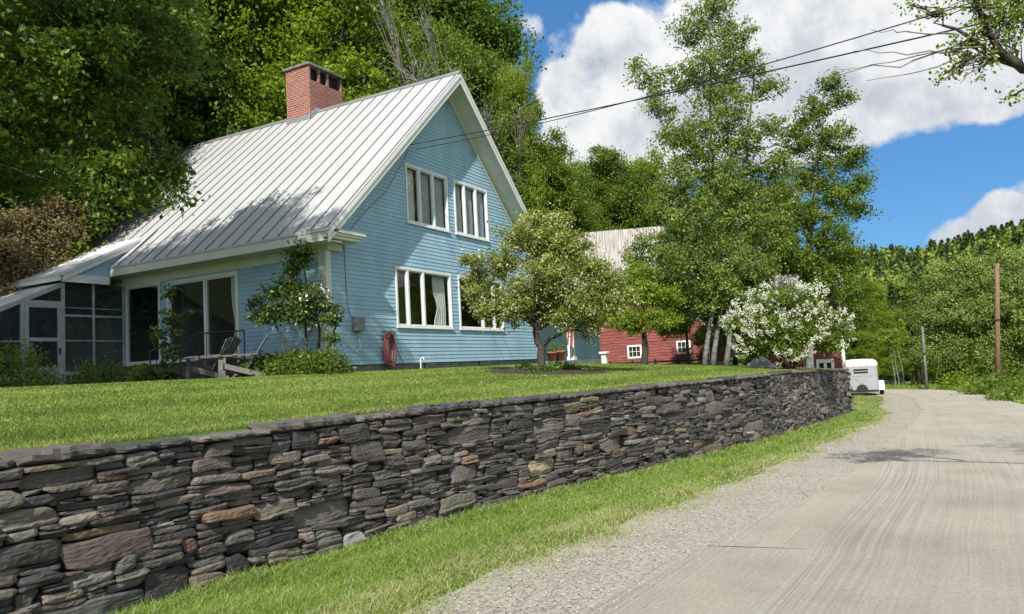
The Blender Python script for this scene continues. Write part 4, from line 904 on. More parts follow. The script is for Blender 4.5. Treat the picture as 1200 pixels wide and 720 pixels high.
# grey boulder by the birch
p = at(890, 430, 25.5); mb = MB(); V = []; F = []; r_ = np.random.RandomState(5); ns_, nr_ = 18, 9
for j in range(nr_+1):
    for i in range(ns_):
        a, b = 2*pi*i/ns_, -pi/2+pi*j/nr_; d = np.array((cos(a)*cos(b), sin(a)*cos(b), sin(b))); k = 1+.16*sin(3*d[0]+1)+.14*sin(4*d[1]+2*d[2])+.05*r_.normal(); V.append((p[0]+.42*k*d[0], p[1]+.42*k*d[1], -.72+.30*k*d[2]))
for j in range(nr_):
    for i in range(ns_): F.append((j*ns_+i, j*ns_+(i+1) % ns_, (j+1)*ns_+(i+1) % ns_, (j+1)*ns_+i))
mb.add(V, F); tag(mb.build('boulder', 'boulder', smooth=False), 'large grey boulder on the lawn between the birch and the lilac', 'boulder')

# ------------------------------------------------------------------ horse trailer
p = at(1011, 462, 46); TR = thing('horse_trailer', 'silver horse trailer with a white rounded roof parked on the roadside grass', 'trailer', (p[0], p[1], float(low(p[0], p[1]))), radians(-84)); w = .86; Lt = 3.1
def rr(w, y0, y1, r, n_=6):
    out = []
    for cx, cy, a0 in ((w-r, y0+r, -pi/2), (w-r, y1-r, 0), (-w+r, y1-r, pi/2), (-w+r, y0+r, pi)):
        out += [(cx+r*cos(a0+pi/2*k/n_), cy+r*sin(a0+pi/2*k/n_)) for k in range(n_+1)]
    return out
mb = MB(); mb.prism(rr(w, 0, Lt, .28), 2, .32, 1.62); BD = mb.build('body', 'trailer', TR, False, local=True)
mb = MB(); prof = [(1.0, 1.62), (1.0, 1.74), (.97, 1.84), (.90, 1.92), (.76, 1.965), (.4, 1.985)]; k0 = None; V = []; F = []
for s, z in prof:
    rg = rr(w*s+.012, -.012+(1-s)*.35, Lt+.012-(1-s)*.35, .28*s); k0 = len(rg); V += [(x, y, z) for x, y in rg]
for j in range(len(prof)-1):
    for i in range(k0): F.append((j*k0+i, j*k0+(i+1) % k0, (j+1)*k0+(i+1) % k0, (j+1)*k0+i))
F.append(tuple((len(prof)-1)*k0+i for i in range(k0))); mb.add(V, F); mb.build('roof', 'white', TR, True, local=True)
mb = MB(); mb.box(-.36, .36, -.012, -.004, 1.23, 1.47); VN = mb.build('rear_vent', 'dark', TR, local=True)
mb = MB(); mb.box(-.36, .36, -.024, -.013, 1.325, 1.365); mb.build('vent_bar', 'trailer', VN, local=True)
mb = MB(); mb.box(-w+.2, w-.2, -.012, -.002, 1.08, 1.10); mb.bar((-.42, -.008, 1.06), (0, -.008, .66), .012, .02, (0, 1, 0)); mb.bar((.42, -.008, 1.06), (0, -.008, .66), .012, .02, (0, 1, 0)); mb.build('rear_crease', 'grey', BD, local=True)
for x in (-.34, 0, .34): mb = MB(); mb.lathe([(.035, 0), (.03, .03)], (x, -.02, 1.67), 8); mb.build('marker_lamp', 'orange', TR, local=True)
mb = MB()
V = [(0+.30*cos(a), -.06, .30+.33*sin(a)) for a in np.linspace(0, pi, 13)]+[(0+.30*cos(a), -.004, .30+.33*sin(a)) for a in np.linspace(0, pi, 13)]; n_ = 13
mb.add(V, [tuple(range(n_)), tuple(range(n_, 2*n_))[::-1]]+[(i, i+1, n_+i+1, n_+i) for i in range(n_-1)]+[(n_-1, 0, n_, 2*n_-1)]); mb.build('spare_wheel', 'rubber', TR, local=True)
mb = MB(); mb.box(-w+.05, w-.05, -.05, .1, .20, .315); mb.box(-.6, .6, .1, Lt, .22, .31); mb.build('chassis', 'black', TR, local=True)
mb = MB(); mb.bar((-.5, Lt, .27), (0, Lt+1.2, .32), .08); mb.bar((.5, Lt, .27), (0, Lt+1.2, .32), .08); mb.build('hitch', 'black', TR, local=True)
for s in (-1, 1):
    mb = MB(); xa, xb = sorted((s*(w+.003), s*(w+.28))); yc = .95
    arc = [(yc+.52*cos(a), .28+.50*sin(a)) for a in np.linspace(0, pi, 11)]; mb.prism(arc, 0, xa, xb); fd = mb.build('fender', 'white', TR, local=True)
    mb = MB(); mb.box(s*(w+.2)-.03, s*(w+.2)+.03, .42, .45, .42, .48); mb.build('tail_lamp', 'orange', fd, local=True)
    for yc2 in (.95,):
        mb = MB(); prof = [(.10, -.09), (.30, -.10), (.335, -.06), (.335, .06), (.30, .10), (.10, .09)]; k = 20; V = []; F = []
        for r, xo in prof: V += [(s*(w+.14)+xo, yc2+r*cos(2*pi*i/k), .335+r*sin(2*pi*i/k)) for i in range(k)]
        for j in range(len(prof)-1):
            for i in range(k): F.append((j*k+i, j*k+(i+1) % k, (j+1)*k+(i+1) % k, (j+1)*k+i))
        mb.add(V, F); wh = mb.build('wheel', 'rubber', TR, True, local=True)
        mb = MB(); mb.bar((s*(w+.14)-.08, yc2, .335), (s*(w+.14)+.08, yc2, .335), .22); mb.build('rim', 'grey', wh, local=True)

# ------------------------------------------------------------------ poles and service cables
def pole(name, label, p, top, r, mat, arms=True):
    t = thing(name, label, 'utility pole', (p[0], p[1], float(low(p[0], p[1]))-.1)); z0 = t.location.z
    mb = MB(); mb.tube([(p[0], p[1], z0), ((p[0]+top[0])/2, (p[1]+top[1])/2, (z0+top[2])/2), tuple(top)], [r*1.15, r, r*.82], 10); mb.build('pole', mat, t, True)
    mb = MB(); mb.tube([(top[0], top[1], top[2]-.02), (top[0], top[1], top[2]+.16)], .03, 6); mb.build('insulator', 'black', t)
    mb = MB(); mb.bar((top[0]-.12, top[1]-.06, top[2]-.3), (top[0]+.14, top[1]+.06, top[2]-.3), .05); mb.build('bracket', 'greybox', t)
    mb = MB(); q = np.array(p)*.45+np.array(top)*.55; mb.tube([(q[0], q[1], q[2]-.06), (q[0], q[1], q[2]+.06)], r*1.12, 10); mb.build('band', 'black', t)
    return t
pole('utility_pole', 'tall brown wooden utility pole standing in the grass right of the road', (36.79, -14.75, -2.9), (36.75, -15.35, 4.05), .125, 'polewood')
pole('utility_pole', 'thin grey utility pole against the trees at the far bend', tuple(at(1086, 454, 52.5)), tuple(at(1081, 383, 52.5)), .08, 'greypole')
pole('utility_pole', 'wooden utility pole close to the right edge of the road carrying the house cables', (-3.1, -16.1, -2), (-3.1, -16.1, 4.3), .15, 'polewood')
def cable(A, B, sag, r, label):
    A, B = np.array(A), np.array(B); t = np.linspace(0, 1, 28); pts = [A+(B-A)*q-np.array((0, 0, sag*4*q*(1-q))) for q in t]
    mb = MB(); mb.tube(pts, r, 6); tag(mb.build('service_cable', 'cable', None, True), label, 'cable', 'cables from the roadside pole to the gable')
cable((3.66, -.04, 5.80), (-3.1, -16.0, 3.85), .26, .009, 'upper black service cable strung to the blue gable')
cable((3.05, -.04, 5.74), (-3.1, -16.0, 3.30), .10, .011, 'lower black service cable strung to the blue gable')
#@@TREES
# ------------------------------------------------------------------ trees and plants
def P3(px, py, D): p = at(px, py, D); return tuple(p)
def B(px, py, D, r, rz=None): p = at(px, py, D); return (p[0], p[1], p[2], r) if rz is None else (p[0], p[1], p[2], r, rz)
def lz(x, y): return float(lawnz(x, y)) if x < 15.2 else float(low(x, y))

# big tree at the left that shades the side of the house
bx, by = -9.0, 5.2; g0 = lz(bx, by)
make_tree('shade_tree', 'large dark leafy tree reaching over the left end of the house roof', 'tree', (bx, by, g0),
          [[(bx, by, g0-.1), (bx+.2, by-.3, 4), (bx+.6, by-.9, 8), (bx+.9, by-1.4, 12.5)], [(bx+.2, by-.3, 3.6), (bx+1.5, by-1.2, 6.5), (bx+2.2, by-2.4, 9.5)]],
          [B(60, 55, 15, 2.1), B(140, 25, 15.5, 1.7), B(-10, 165, 15, 1.5), B(80, 115, 16, 1.5), B(140, 80, 16.5, 1.0), B(195, 45, 17, 1.2), B(15, 205, 16, .8), (-10, 2.5, 8.5, 2.0), (-9.8, 5.5, 6.8, 2.0), (-11.8, 3, 9, 2.4), (-11, 6.5, 5.2, 1.8), (-8.4, -2.9, 10.2, 1.4), (-8.6, -1.9, 9.6, 1.3), (-13, -.6, 9, 2.2), (-13.2, 2, 7.6, 2.4), (-8.9, 1.6, 9.2, 1.6), (-9.0, .2, 9.6, 1.4),
           (-8.4, 3.6, 9.4, 1.9), (-8.2, 2.2, 10.4, 1.9), (-7.8, .3, 10.7, 1.7), (-8.6, -.6, 10.4, 1.6), (-9.3, .8, 11.2, 1.7), (-10.2, 3.0, 10.6, 2.2), (-11.6, 5.5, 10.5, 2.6), (-9.5, 6.5, 8.5, 2.4), (-7.3, 2.6, 8.2, 1.5), (-8.9, -1.2, 12, 1.4)],
          'leaf_deep', 'palebark', clumps=30, per=64, sig=.19, leaf=.11, seed=4, twigs=10, rtrunk=.24, twigr=.014, flat=.55)
# hanging branch with larger leaves in front of the roof: part of the same tree
sh = bpy.data.objects['shade_tree']; rs = np.random.RandomState(77); pts = []; mb = MB()
root_p = np.array(at(150, 150, 15.6))
for (px, py, D) in ((215, 205, 15.2), (225, 238, 15.1), (196, 222, 15.1), (170, 240, 15.1), (158, 222, 15.2), (182, 206, 15.2), (150, 250, 15.2), (208, 224, 15.3), (160, 205, 15.2), (186, 240, 15.1), (212, 245, 15.1), (178, 225, 15.2), (145, 235, 15.3)):
    e = np.array(at(px, py, D)); a = np.array(at(185+(px-185)*.3, 170, 15.5)); ln = wander(a, e, 7, .05, rs); mb.tube(ln, np.linspace(.016, .005, 7), 5)
    mb.tube(wander(root_p, a, 4, .05, rs), .02, 5)
    for p in ln[2:]: pts.append(p+rs.normal(0, .11, (15, 3)))
mb.build('hanging_twigs', 'bark', sh, True); pts = np.concatenate(pts)
link('hanging_leaves', quadmesh('hanging_leaves', leaf_quads(pts, .115, rs, .2, droop=.8, aspect=.7)-np.array(sh.location), rs.uniform(0, .8, len(pts))), sh, 'leaf_deep')

# crabapple with its mulch bed
tx, ty = 2.2, -4.2; g0 = lz(tx, ty); D0 = hypot(tx-CAM[0], ty-CAM[1])
make_tree('crabapple_tree', 'crabapple tree with fading cream blossom in front of the gable windows', 'tree', (tx, ty, g0),
          [[(tx, ty, g0-.1), (tx+.03, ty-.02, g0+.55), (tx-.04, ty+.05, g0+1.05), (tx+.1, ty, g0+2.2), (tx+.15, ty, g0+3.1)], [(tx, ty+.04, g0+.98), (tx+.5, ty-.6, g0+1.55), (tx+.8, ty-1., g0+1.9)], [(tx-.03, ty+.05, g0+1.02), (tx-.5, ty+.7, g0+1.65), (tx-.7, ty+1.1, g0+2.1)]],
          [B(640, 285, D0, .62), B(610, 278, D0-.3, .5), B(672, 290, D0, .58), B(700, 318, D0, .5), B(585, 312, D0, .52), B(563, 328, D0+.2, .42), B(560, 305, D0, .24), B(640, 320, D0-.5, .70), B(605, 345, D0-.4, .58), B(668, 345, D0-.5, .62), B(705, 345, D0+.2, .50), B(725, 330, D0+.3, .34),
           B(578, 362, D0-.2, .40), B(632, 362, D0+.4, .55), B(690, 366, D0, .40), B(655, 262, D0+.2, .38), B(625, 258, D0+.1, .32), B(560, 345, D0-.2, .30), B(545, 305, D0, .12), B(650, 300, D0+.8, .6), B(600, 370, D0-.3, .36), B(660, 374, D0-.4, .42), B(695, 384, D0, .32), B(722, 360, D0, .34), B(742, 348, D0+.2, .22), B(570, 372, D0, .25)],
          'leaf_crab', 'bark', clumps=165, per=52, sig=.11, leaf=.062, seed=9, twigs=12, rtrunk=.10, twigr=.007)
rs = np.random.RandomState(8); mb = MB(); V = [(tx+.1, ty, lz(tx, ty)+.05)]; F = []; k = 40
for r, dz in ((.7, .05), (1.25, .03), (1.42, -.015)):
    for i in range(k): a = 2*pi*i/k; q = r*(1+.06*sin(3*a)+.04*sin(7*a)); X, Y = tx+.3+1.25*q*cos(a), ty+q*sin(a); V.append((X, Y, lz(X, Y)+dz+rs.normal(0, .008)))
F += [(0, 1+i, 1+(i+1) % k) for i in range(k)]+[(1+j*k+i, 1+(j+1)*k+i, 1+(j+1)*k+(i+1) % k, 1+j*k+(i+1) % k) for j in range(2) for i in range(k)]
mb.add(V, F); tag(mb.build('mulch_bed', 'soil'), kind='structure')
def bush(name, label, cat, c, r, h, mat, n=900, leaf=.07, seed=1, group=None, stems=7, up=.5, sig=.12, aspect=.6, arch=0., wide=(1, 1)):
    rs = np.random.RandomState(seed); c = np.array(c, float); root = thing(name, label, cat, c, 0, group); mb = MB(); pts = []; per = 26
    nc = max(3, n//per)
    for k in range(nc):
        d = unit(rs.normal(size=3)); d[2] = abs(d[2]); q = rs.uniform(.35, 1)**.5
        pts.append(c+d*q*np.array((r*wide[0], r*wide[1], h))*np.array((1, 1, .92))+rs.normal(0, sig, (per, 3))*np.array((1, 1, .8)))
    for k in range(stems):
        t = pts[rs.randint(nc)].mean(0); mb.tube(wander(c+np.r_[rs.normal(0, .12*r, 2), -.05], t, 5, .04*r, rs), np.linspace(.014, .005, 5), 5)
    mb.build('stems', 'bark', root, True); P = np.concatenate(pts); P[:, 2] = np.maximum(P[:, 2], c[2]+.015)
    link('foliage', quadmesh('foliage', leaf_quads(P, leaf, rs, up, aspect=aspect)-c, np.repeat(rs.uniform(.1, .8, nc), per)+rs.normal(0, .15, nc*per)), root, mat); return root
for k in range(14):
    a = rs.uniform(0, 6.3); q = rs.uniform(.2, .95); X, Y = tx+.3+1.35*q*cos(a), ty+1.05*q*sin(a)
    bush('bedding_plant', 'small dark green bedding plant in the mulch under the crabapple', 'plant', (X, Y, lz(X, Y)+.03), .16, .16, 'leaf_shrub', 150, .06, 30+k, 'plants in the mulch bed', 3, sig=.05)

# shrub at the house corner with bare stems and a few pink flowers
cx_, cy_ = -.75, -.25; g0 = -.2
CS = make_tree('corner_shrub', 'tall open shrub with crooked stems at the near corner of the house', 'shrub', (cx_, cy_, g0),
          [[(cx_, cy_, g0), (cx_-.1, cy_+.1, .6), (cx_+.0, cy_+.15, 1.4), (cx_+.05, cy_+.2, 2.5)], [(cx_+.15, cy_, g0), (cx_+.35, cy_-.25, .6), (cx_+.5, cy_-.5, 1.2)], [(cx_-.1, cy_+.1, g0), (cx_-.35, cy_+.5, .6), (cx_-.45, cy_+.9, 1.3)], [(cx_, cy_-.1, g0), (cx_+.12, cy_-.1, .8), (cx_+.1, cy_+.0, 1.6)]],
          [B(352, 292, 16.9, .30, .26), B(345, 312, 16.9, .32), B(358, 300, 16.9, .2), B(335, 338, 16.8, .34), B(352, 345, 16.6, .40), B(372, 352, 16.5, .32), B(385, 372, 16.4, .30), B(330, 362, 16.9, .36), B(310, 372, 17, .30), B(352, 370, 16.6, .36), B(300, 355, 17.2, .2), B(386, 395, 16.3, .18), B(318, 345, 17, .22)],
          'leaf_shrub', 'bark', clumps=190, per=36, sig=.085, leaf=.075, seed=14, twigs=8, rtrunk=.035, twigr=.006, up=.7)
P = np.concatenate([np.array(at(px, py, D))+rs.normal(0, .05, (7, 3)) for px, py, D in ((376, 334, 16.2), (381, 342, 16.2), (355, 352, 16.2))]); link('blossom', quadmesh('blossom', leaf_quads(P, .07, rs)-np.array(CS.location), rs.uniform(0, 1, len(P))), CS, 'flower')
for k, (px, D, r, h, lab) in enumerate(((312, 17.2, .5, .5, 'low dark bush at the left foot of the corner shrub'), (342, 16.7, .6, .55, 'low dark bush under the middle of the corner shrub'), (378, 16.1, .5, .5, 'low dark bush in front of the cream corner board'))):
    p = at(px, 435, D); bush('low_bush', lab, 'bush', (p[0], p[1], -.2), r, h, 'leaf_deep', 2300, .07, 50+k, 'low bushes along the left wall', 6)
p = at(118, 440, 18.6); bush('low_bush', 'rounded dark bush in front of the porch screens', 'bush', (p[0], p[1], -.2), .62, .55, 'leaf_deep', 2000, .06, 61, 'low bushes along the left wall', 6)
p = at(160, 440, 18.2); bush('hosta', 'broad-leaved hosta clump below the tall window', 'plant', (p[0], p[1], -.2), .42, .35, 'leaf_mid', 130, .24, 62, None, 4, .9, .10, .55)
p = at(190, 440, 17.9); bush('hosta', 'arching broad-leaved clump left of the wooden deck', 'plant', (p[0], p[1], -.2), .38, .45, 'leaf_shrub', 150, .2, 63, None, 4, .9, .10, .4)
p = at(20, 445, 18.5); bush('fern_bush', 'tall leafy bush beside the screen door at the picture edge', 'bush', (p[0], p[1], -.2), .55, 1.15, 'leaf_mid', 1500, .07, 64, None, 7)
p = at(45, 447, 18.0); bush('fern_bush', 'low dark leafy bush at the foot of the screen door', 'bush', (p[0], p[1], -.2), .55, .45, 'leaf_mid', 1000, .06, 65, None, 6)
p = at(212, 440, 17.6); vx, vy = p[0], p[1]
make_tree('slender_shrub', 'slender drooping shrub growing in front of the sliding door frame', 'shrub', (vx, vy, -.2), [[(vx, vy, -.2), (vx+.05, vy+.05, .6), (vx-.05, vy+.1, 1.3), (vx-.1, vy+.1, 1.8)], [(vx, vy, .4), (vx-.25, vy+.35, 1.1)]],
          [B(200, 345, 17.6, .16), B(196, 372, 17.6, .22), B(185, 392, 17.6, .22), B(208, 388, 17.6, .2), B(216, 370, 17.6, .16), B(200, 412, 17.6, .26)], 'leaf_shrub', 'bark', clumps=180, per=16, sig=.06, leaf=.10, seed=15, twigs=7, rtrunk=.02, twigr=.005, droop=1., )

# tall pale-stemmed birch clump
ax, ay = 13.3, -5.55; g0 = lz(ax, ay)
make_tree('birch_clump', 'tall airy birch with three pale trunks rising beside the white lilac', 'tree', (ax, ay, g0),
          [[(ax-.1, ay+.35, g0-.1), P3(846, 350, 27), P3(838, 250, 27), P3(832, 120, 27), P3(835, -5, 27)], [(ax+.1, ay-.05, g0-.1), P3(862, 350, 27.2), P3(868, 250, 27.3), P3(878, 150, 27.5), P3(884, 70, 27.5)], [(ax-.25, ay+.6, g0-.1), P3(836, 360, 26.8), P3(815, 270, 26.8), P3(790, 180, 27), P3(765, 110, 27)]],
          [B(835, 8, 27, .9), B(815, 35, 27, .9), B(860, 40, 27, .9), B(838, 75, 27, 1.25), B(880, 75, 27.3, .85), B(805, 95, 27, .8), B(762, 95, 27, .75), B(775, 125, 27, .75), B(900, 105, 27.4, .7), B(850, 120, 27, 1.2), B(820, 160, 26.6, 1.3), B(870, 165, 27.3, 1.2), B(785, 160, 27, .7), B(905, 150, 27.5, .6),
           B(800, 205, 26.8, 1.1), B(845, 210, 26.8, 1.3), B(885, 215, 27.4, 1.1), B(780, 240, 26.6, 1.0), B(820, 255, 26.4, 1.2), B(865, 260, 26.9, 1.2), B(905, 255, 27.6, .9), B(770, 285, 26.6, .8), B(800, 300, 26.2, 1.1), B(850, 305, 26.2, 1.0), B(890, 310, 27, .9), B(830, 345, 26.5, .8), B(790, 335, 26.5, .7), B(745, 75, 27, .4), B(770, 330, 26.8, .7), B(815, 350, 27, .7), B(845, 335, 26.5, .8), B(800, 365, 27.2, .5), B(752, 302, 27, .7), B(742, 325, 27, .5), B(912, 190, 27.6, .8), B(915, 225, 27.8, .8), B(900, 285, 27.4, .9)],
          'leaf_birch', 'palebark', clumps=40, per=52, sig=.16, leaf=.10, seed=21, twigs=10, rtrunk=.085, twigr=.010)
ax, ay, _ = at(945, 420, 32); g0 = float(low(ax, ay))
make_tree('leaning_birch', 'loose-crowned birch spreading to the right behind the white lilac', 'tree', (ax, ay, g0),
          [[(ax, ay, g0-.1), P3(945, 330, 32), P3(952, 230, 32), P3(965, 110, 32)], [P3(945, 350, 32), P3(970, 260, 32), P3(1010, 205, 32)]],
          [B(975, 100, 32, .55), B(955, 130, 32, .8), B(990, 115, 32, .5), B(935, 165, 32, .9), B(975, 160, 32, .8), B(995, 185, 32, .8), B(955, 205, 32, 1.2), B(1015, 212, 32, .5), B(985, 230, 32, 1.0), B(1005, 245, 32, .6), B(940, 250, 31.5, 1.2), B(975, 280, 31.5, 1.2), B(930, 300, 31, 1.2), B(995, 305, 32, .8), B(960, 325, 31.5, 1.0), B(985, 345, 32, .8), B(1000, 370, 32.5, .7)],
          'leaf_mid', 'palebark', clumps=48, per=56, sig=.18, leaf=.11, seed=22, twigs=10, rtrunk=.16, twigr=.012)
# round dense tree before the barn
ax, ay, _ = at(755, 425, 24.5); g0 = lz(ax, ay)-.05
make_tree('round_tree', 'small round dense green tree on a dark trunk in front of the red barn', 'tree', (ax, ay, g0), [[(ax, ay, g0-.1), P3(755, 395, 24.5), P3(752, 340, 24.5)]],
          [B(750, 345, 24.5, .80), B(718, 350, 24.5, .66), B(780, 352, 24.5, .56), B(748, 322, 24.5, .56), B(728, 374, 24.2, .55), B(768, 375, 24.2, .56), B(745, 385, 24.1, .42), B(702, 370, 24.5, .42), B(788, 372, 24.5, .36), B(700, 340, 24.6, .40)],
          'leaf_light', 'bark', clumps=120, per=54, sig=.115, leaf=.08, seed=23, twigs=6, rtrunk=.13)
# white lilac
ax, ay, _ = at(925, 432, 23.5); g0 = lz(ax, ay); lb = [B(920, 350, 23.6, .62), B(890, 362, 23.5, .6), B(950, 358, 23.6, .6), B(972, 378, 23.6, .5), B(872, 382, 23.4, .5), B(905, 385, 23.1, .72), B(940, 388, 23.2, .7), B(968, 400, 23.4, .45), B(885, 405, 23.2, .5), B(925, 405, 23, .6), B(985, 390, 23.6, .3), B(862, 378, 23.4, .28)]
LI = make_tree('white_lilac', 'broad lilac bush covered in white blossom above the end of the wall', 'bush', (ax, ay, g0), [[(ax, ay, g0-.1), P3(925, 400, 23.4), P3(920, 355, 23.5)], [(ax, ay, g0-.1), P3(900, 405, 23.4), P3(885, 370, 23.4)], [(ax, ay, g0-.1), P3(945, 408, 23.4), P3(965, 385, 23.5)]],
          lb, 'leaf_mid', 'bark', clumps=95, per=44, sig=.13, leaf=.085, seed=24, twigs=8, rtrunk=.06, twigr=.009)
rs = np.random.RandomState(41); pts = []; var = []
cl = np.mean([b[:3] for b in lb], 0)
for b in lb:
    c = np.array(b[:3]); n_ = int(50*(b[3]/.6)**2)
    d = unit(rs.normal(size=(n_*3, 3))); o_ = unit((c-cl)+np.array((-.5, -.25, .9))); d = d[(d@o_ > .05+.3*rs.uniform(-1, 1, len(d)))][:int(n_*1.25)]
    for q in d:
        p = c+q*b[3]*np.array((1, 1, .85))*rs.uniform(.88, 1.12)
        if sin(p[0]*3.1+p[2]*2.3+1)*sin(p[1]*2.9+p[2]*3.7)+.35*rs.normal() < -.12: continue
        ax_ = unit(q+np.array((0, 0, .8))); m_ = 26; t = rs.uniform(0, 1, m_)
        pts.append(p+ax_*(t*.20)[:, None]+rs.normal(0, 1, (m_, 3))*(.05*(1-.75*t))[:, None]); var.append(rs.uniform(0, 1, m_))
P = np.concatenate(pts); link('blossom', quadmesh('blossom', leaf_quads(P, .042, rs, .2, aspect=.95)-np.array(LI.location), np.concatenate(var)), LI, 'lilac_bloom')

# olive willow on the right bank and the dark shade under it
ax, ay, _ = at(1165, 440, 57); g0 = float(low(ax, ay))
make_tree('willow', 'big olive green willow behind the brown utility pole on the right', 'tree', (ax, ay, g0), [[(ax, ay, g0-.2), P3(1160, 400, 57), P3(1155, 370, 57), P3(1150, 330, 57)], [(ax+.8, ay-1, g0-.2), P3(1195, 390, 57), P3(1210, 300, 57)]],
          [B(1150, 345, 57, 2.0), B(1125, 352, 57, 1.9), B(1180, 335, 57, 2.2), B(1165, 350, 56, 2.4), B(1110, 370, 56, 2.0), B(1140, 370, 55.5, 2.2), B(1190, 350, 56, 2.6), B(1100, 395, 56, 1.5), B(1230, 335, 57, 2.6), B(1225, 380, 56, 2.6), B(1180, 395, 56, 2.0), B(1130, 405, 55.5, 1.6), B(1090, 372, 57.5, 1.2), B(1265, 350, 57, 3.)]+[B(1092+8.5*k+5*sin(k*5.1), 330-1.1*k+14*sin(k*2.3), 56.5+sin(k), .55+.35*sin(k*1.7)**2) for k in range(14)]+[B(1085+14*k, 415+10*sin(k*3.), 55, .9) for k in range(6)],
          'leaf_olive', 'bark', clumps=24, per=110, sig=.30, leaf=.135, seed=25, twigs=8, rtrunk=.3, twigr=.02)
# overhanging limb from a tree off to the right
ax, ay = -4.6, -17.6; g0 = float(low(ax, ay))
make_tree('roadside_tree', 'thinly leaved tree reaching dark branches over the road at upper right', 'tree', (ax, ay, g0),
          [[(ax, ay, g0-.2), (ax, ay+.3, 1.5), (ax-.1, ay+1., 3.6), (ax+.1, ay+1.6, 5.6)], [(ax, ay+.6, 2.4), P3(1275, 140, 9.8), P3(1200, 82, 9.4), P3(1155, 58, 9.2), P3(1105, 30, 9)], [P3(1200, 82, 9.4), P3(1172, 60, 9.2), P3(1150, 20, 9.2), P3(1130, -30, 9)], [P3(1290, 120, 9.8), P3(1240, 40, 9.6), P3(1190, -10, 9.3)]],
          [B(1135, 45, 9.1, .26), B(1165, 40, 9.2, .28), B(1120, 75, 9.1, .18), B(1105, 88, 9.0, .14), B(1150, 75, 9.2, .2), B(1180, 25, 9.3, .3), B(1090, 15, 9, .18), B(1140, 8, 9.1, .26), B(1190, 60, 9.4, .16), B(1185, 112, 9.5, .07), B(1070, 5, 9, .12), B(1210, 10, 9.5, .5), B(1170, -30, 9.4, .7), B(1240, -40, 9.6, .9), B(1110, -40, 9.1, .4), (ax, ay+1.4, 5.5, 1.4), (ax-.4, ay-.3, 5, 1.3)],
          'leaf_light', 'bark', clumps=200, per=12, sig=.07, leaf=.048, seed=26, twigs=16, rtrunk=.085, twigr=.006)
rt = bpy.data.objects['roadside_tree']; rs = np.random.RandomState(6); mb = MB()
for (a, b) in (((1150, 55), (985, 82)), ((1140, 62), (1000, 60)), ((1145, 50), (960, 92)), ((1120, 40), (1020, 35)), ((1150, 70), (1015, 95)), ((1150, 62), (1110, 92)), ((1160, 66), (1125, 98))):
    mb.tube(wander(at(*a, 9.15), at(*b, 8.9), 9, .035, rs), np.linspace(.011, .003, 9), 5)
mb.build('bare_twigs', 'twig', rt, True)
# bronze shrub beyond the porch
ax, ay, _ = at(45, 330, 24.5); g0 = lz(ax, ay)
make_tree('bronze_shrub_tree', 'bronze brown leaved small tree beyond the porch roof', 'tree', (ax, ay, g0), [[(ax, ay, g0-.1), P3(45, 340, 24.5), P3(45, 270, 24.5)], [(ax, ay, g0), P3(80, 300, 24.5), P3(90, 260, 24.5)]],
          [B(40, 262, 24.5, .8), B(75, 275, 24.5, .75), B(10, 280, 24.3, .9), B(45, 300, 24.2, 1.), B(92, 250, 24.6, .6), B(60, 240, 24.6, .5), B(-20, 300, 24, 1), B(20, 320, 24, .9), B(-40, 270, 24, .9)], 'leaf_brown', 'bark', clumps=60, per=60, sig=.18, leaf=.10, seed=27, twigs=8, rtrunk=.08)

# prototypes of the wood behind the house: built once at the first spot, then copied
def proto_tree(name, label, mat, bark, h, seed, lobes, ntr, leaf, per, sig, clumps, first, group, twigs=5):
    rs = np.random.RandomState(seed); x0, y0, z0 = first; blobs = []; trunks = []
    for k in range(ntr):
        a = 2*pi*k/ntr+rs.uniform(0, 1); tp = np.array((x0+cos(a)*.10*h*(ntr > 1), y0+sin(a)*.10*h*(ntr > 1), z0+h*.93)); top_ = .93 if twigs < 20 else .62; tp[2] = z0+h*top_; trunks.append([(x0+cos(a)*.12*(ntr > 1), y0+sin(a)*.12*(ntr > 1), z0-.6), tuple(np.array((x0, y0, z0+h*.4))*.5+tp*.5*np.array((1, 1, 0))+np.array((0, 0, z0+h*.45))*.5*np.array((0, 0, 1))), tuple(tp)])
    for k in range(lobes):
        t = rs.uniform(.0, 1); zz_ = z0+h*(.22+.74*t); R = h*.25*(1-.55*abs(t-.35)**1.3-.25*t); a = rs.uniform(0, 6.3); q = R*rs.uniform(.15, .9)
        blobs.append((x0+cos(a)*q, y0+sin(a)*q, zz_, h*rs.uniform(.075, .125)))
    return make_tree(name, label, 'tree', first, trunks, blobs, mat, bark, clumps, per, sig, leaf, seed, twigs, group, h*.013, twigr=.014)
GW = 'trees in the wood behind the house'
def spot(px, D): p = at(px, 400, D); return (p[0], p[1], float(low(p[0], p[1])))
PR_ = {}
PR_['dark'] = proto_tree('woodland_tree', 'x', 'leaf_deep', 'bark', 16., 101, 48, 1, .165, 85, .29, 13, spot(30, 27), GW)
PR_['mid'] = proto_tree('woodland_tree', 'x', 'leaf_mid', 'bark', 16., 102, 46, 2, .165, 82, .29, 13, spot(560, 37), GW)
PR_['light'] = proto_tree('woodland_tree', 'x', 'leaf_light', 'bark', 16., 103, 44, 3, .16, 72, .27, 8, spot(400, 29), GW)
PR_['bare'] = proto_tree('woodland_tree', 'x', 'leaf_deep', 'twig', 16., 104, 34, 4, .15, 7, .40, 12, spot(480, 31), GW, 40)
used = set()
LAB = {'dark': 'dark green broadleaf tree in the wood behind the house', 'mid': 'mid green leafy tree in the wood behind the house', 'light': 'yellow green many-stemmed tree in the wood behind the house', 'bare': 'half bare grey-twigged tree behind the roof ridge'}
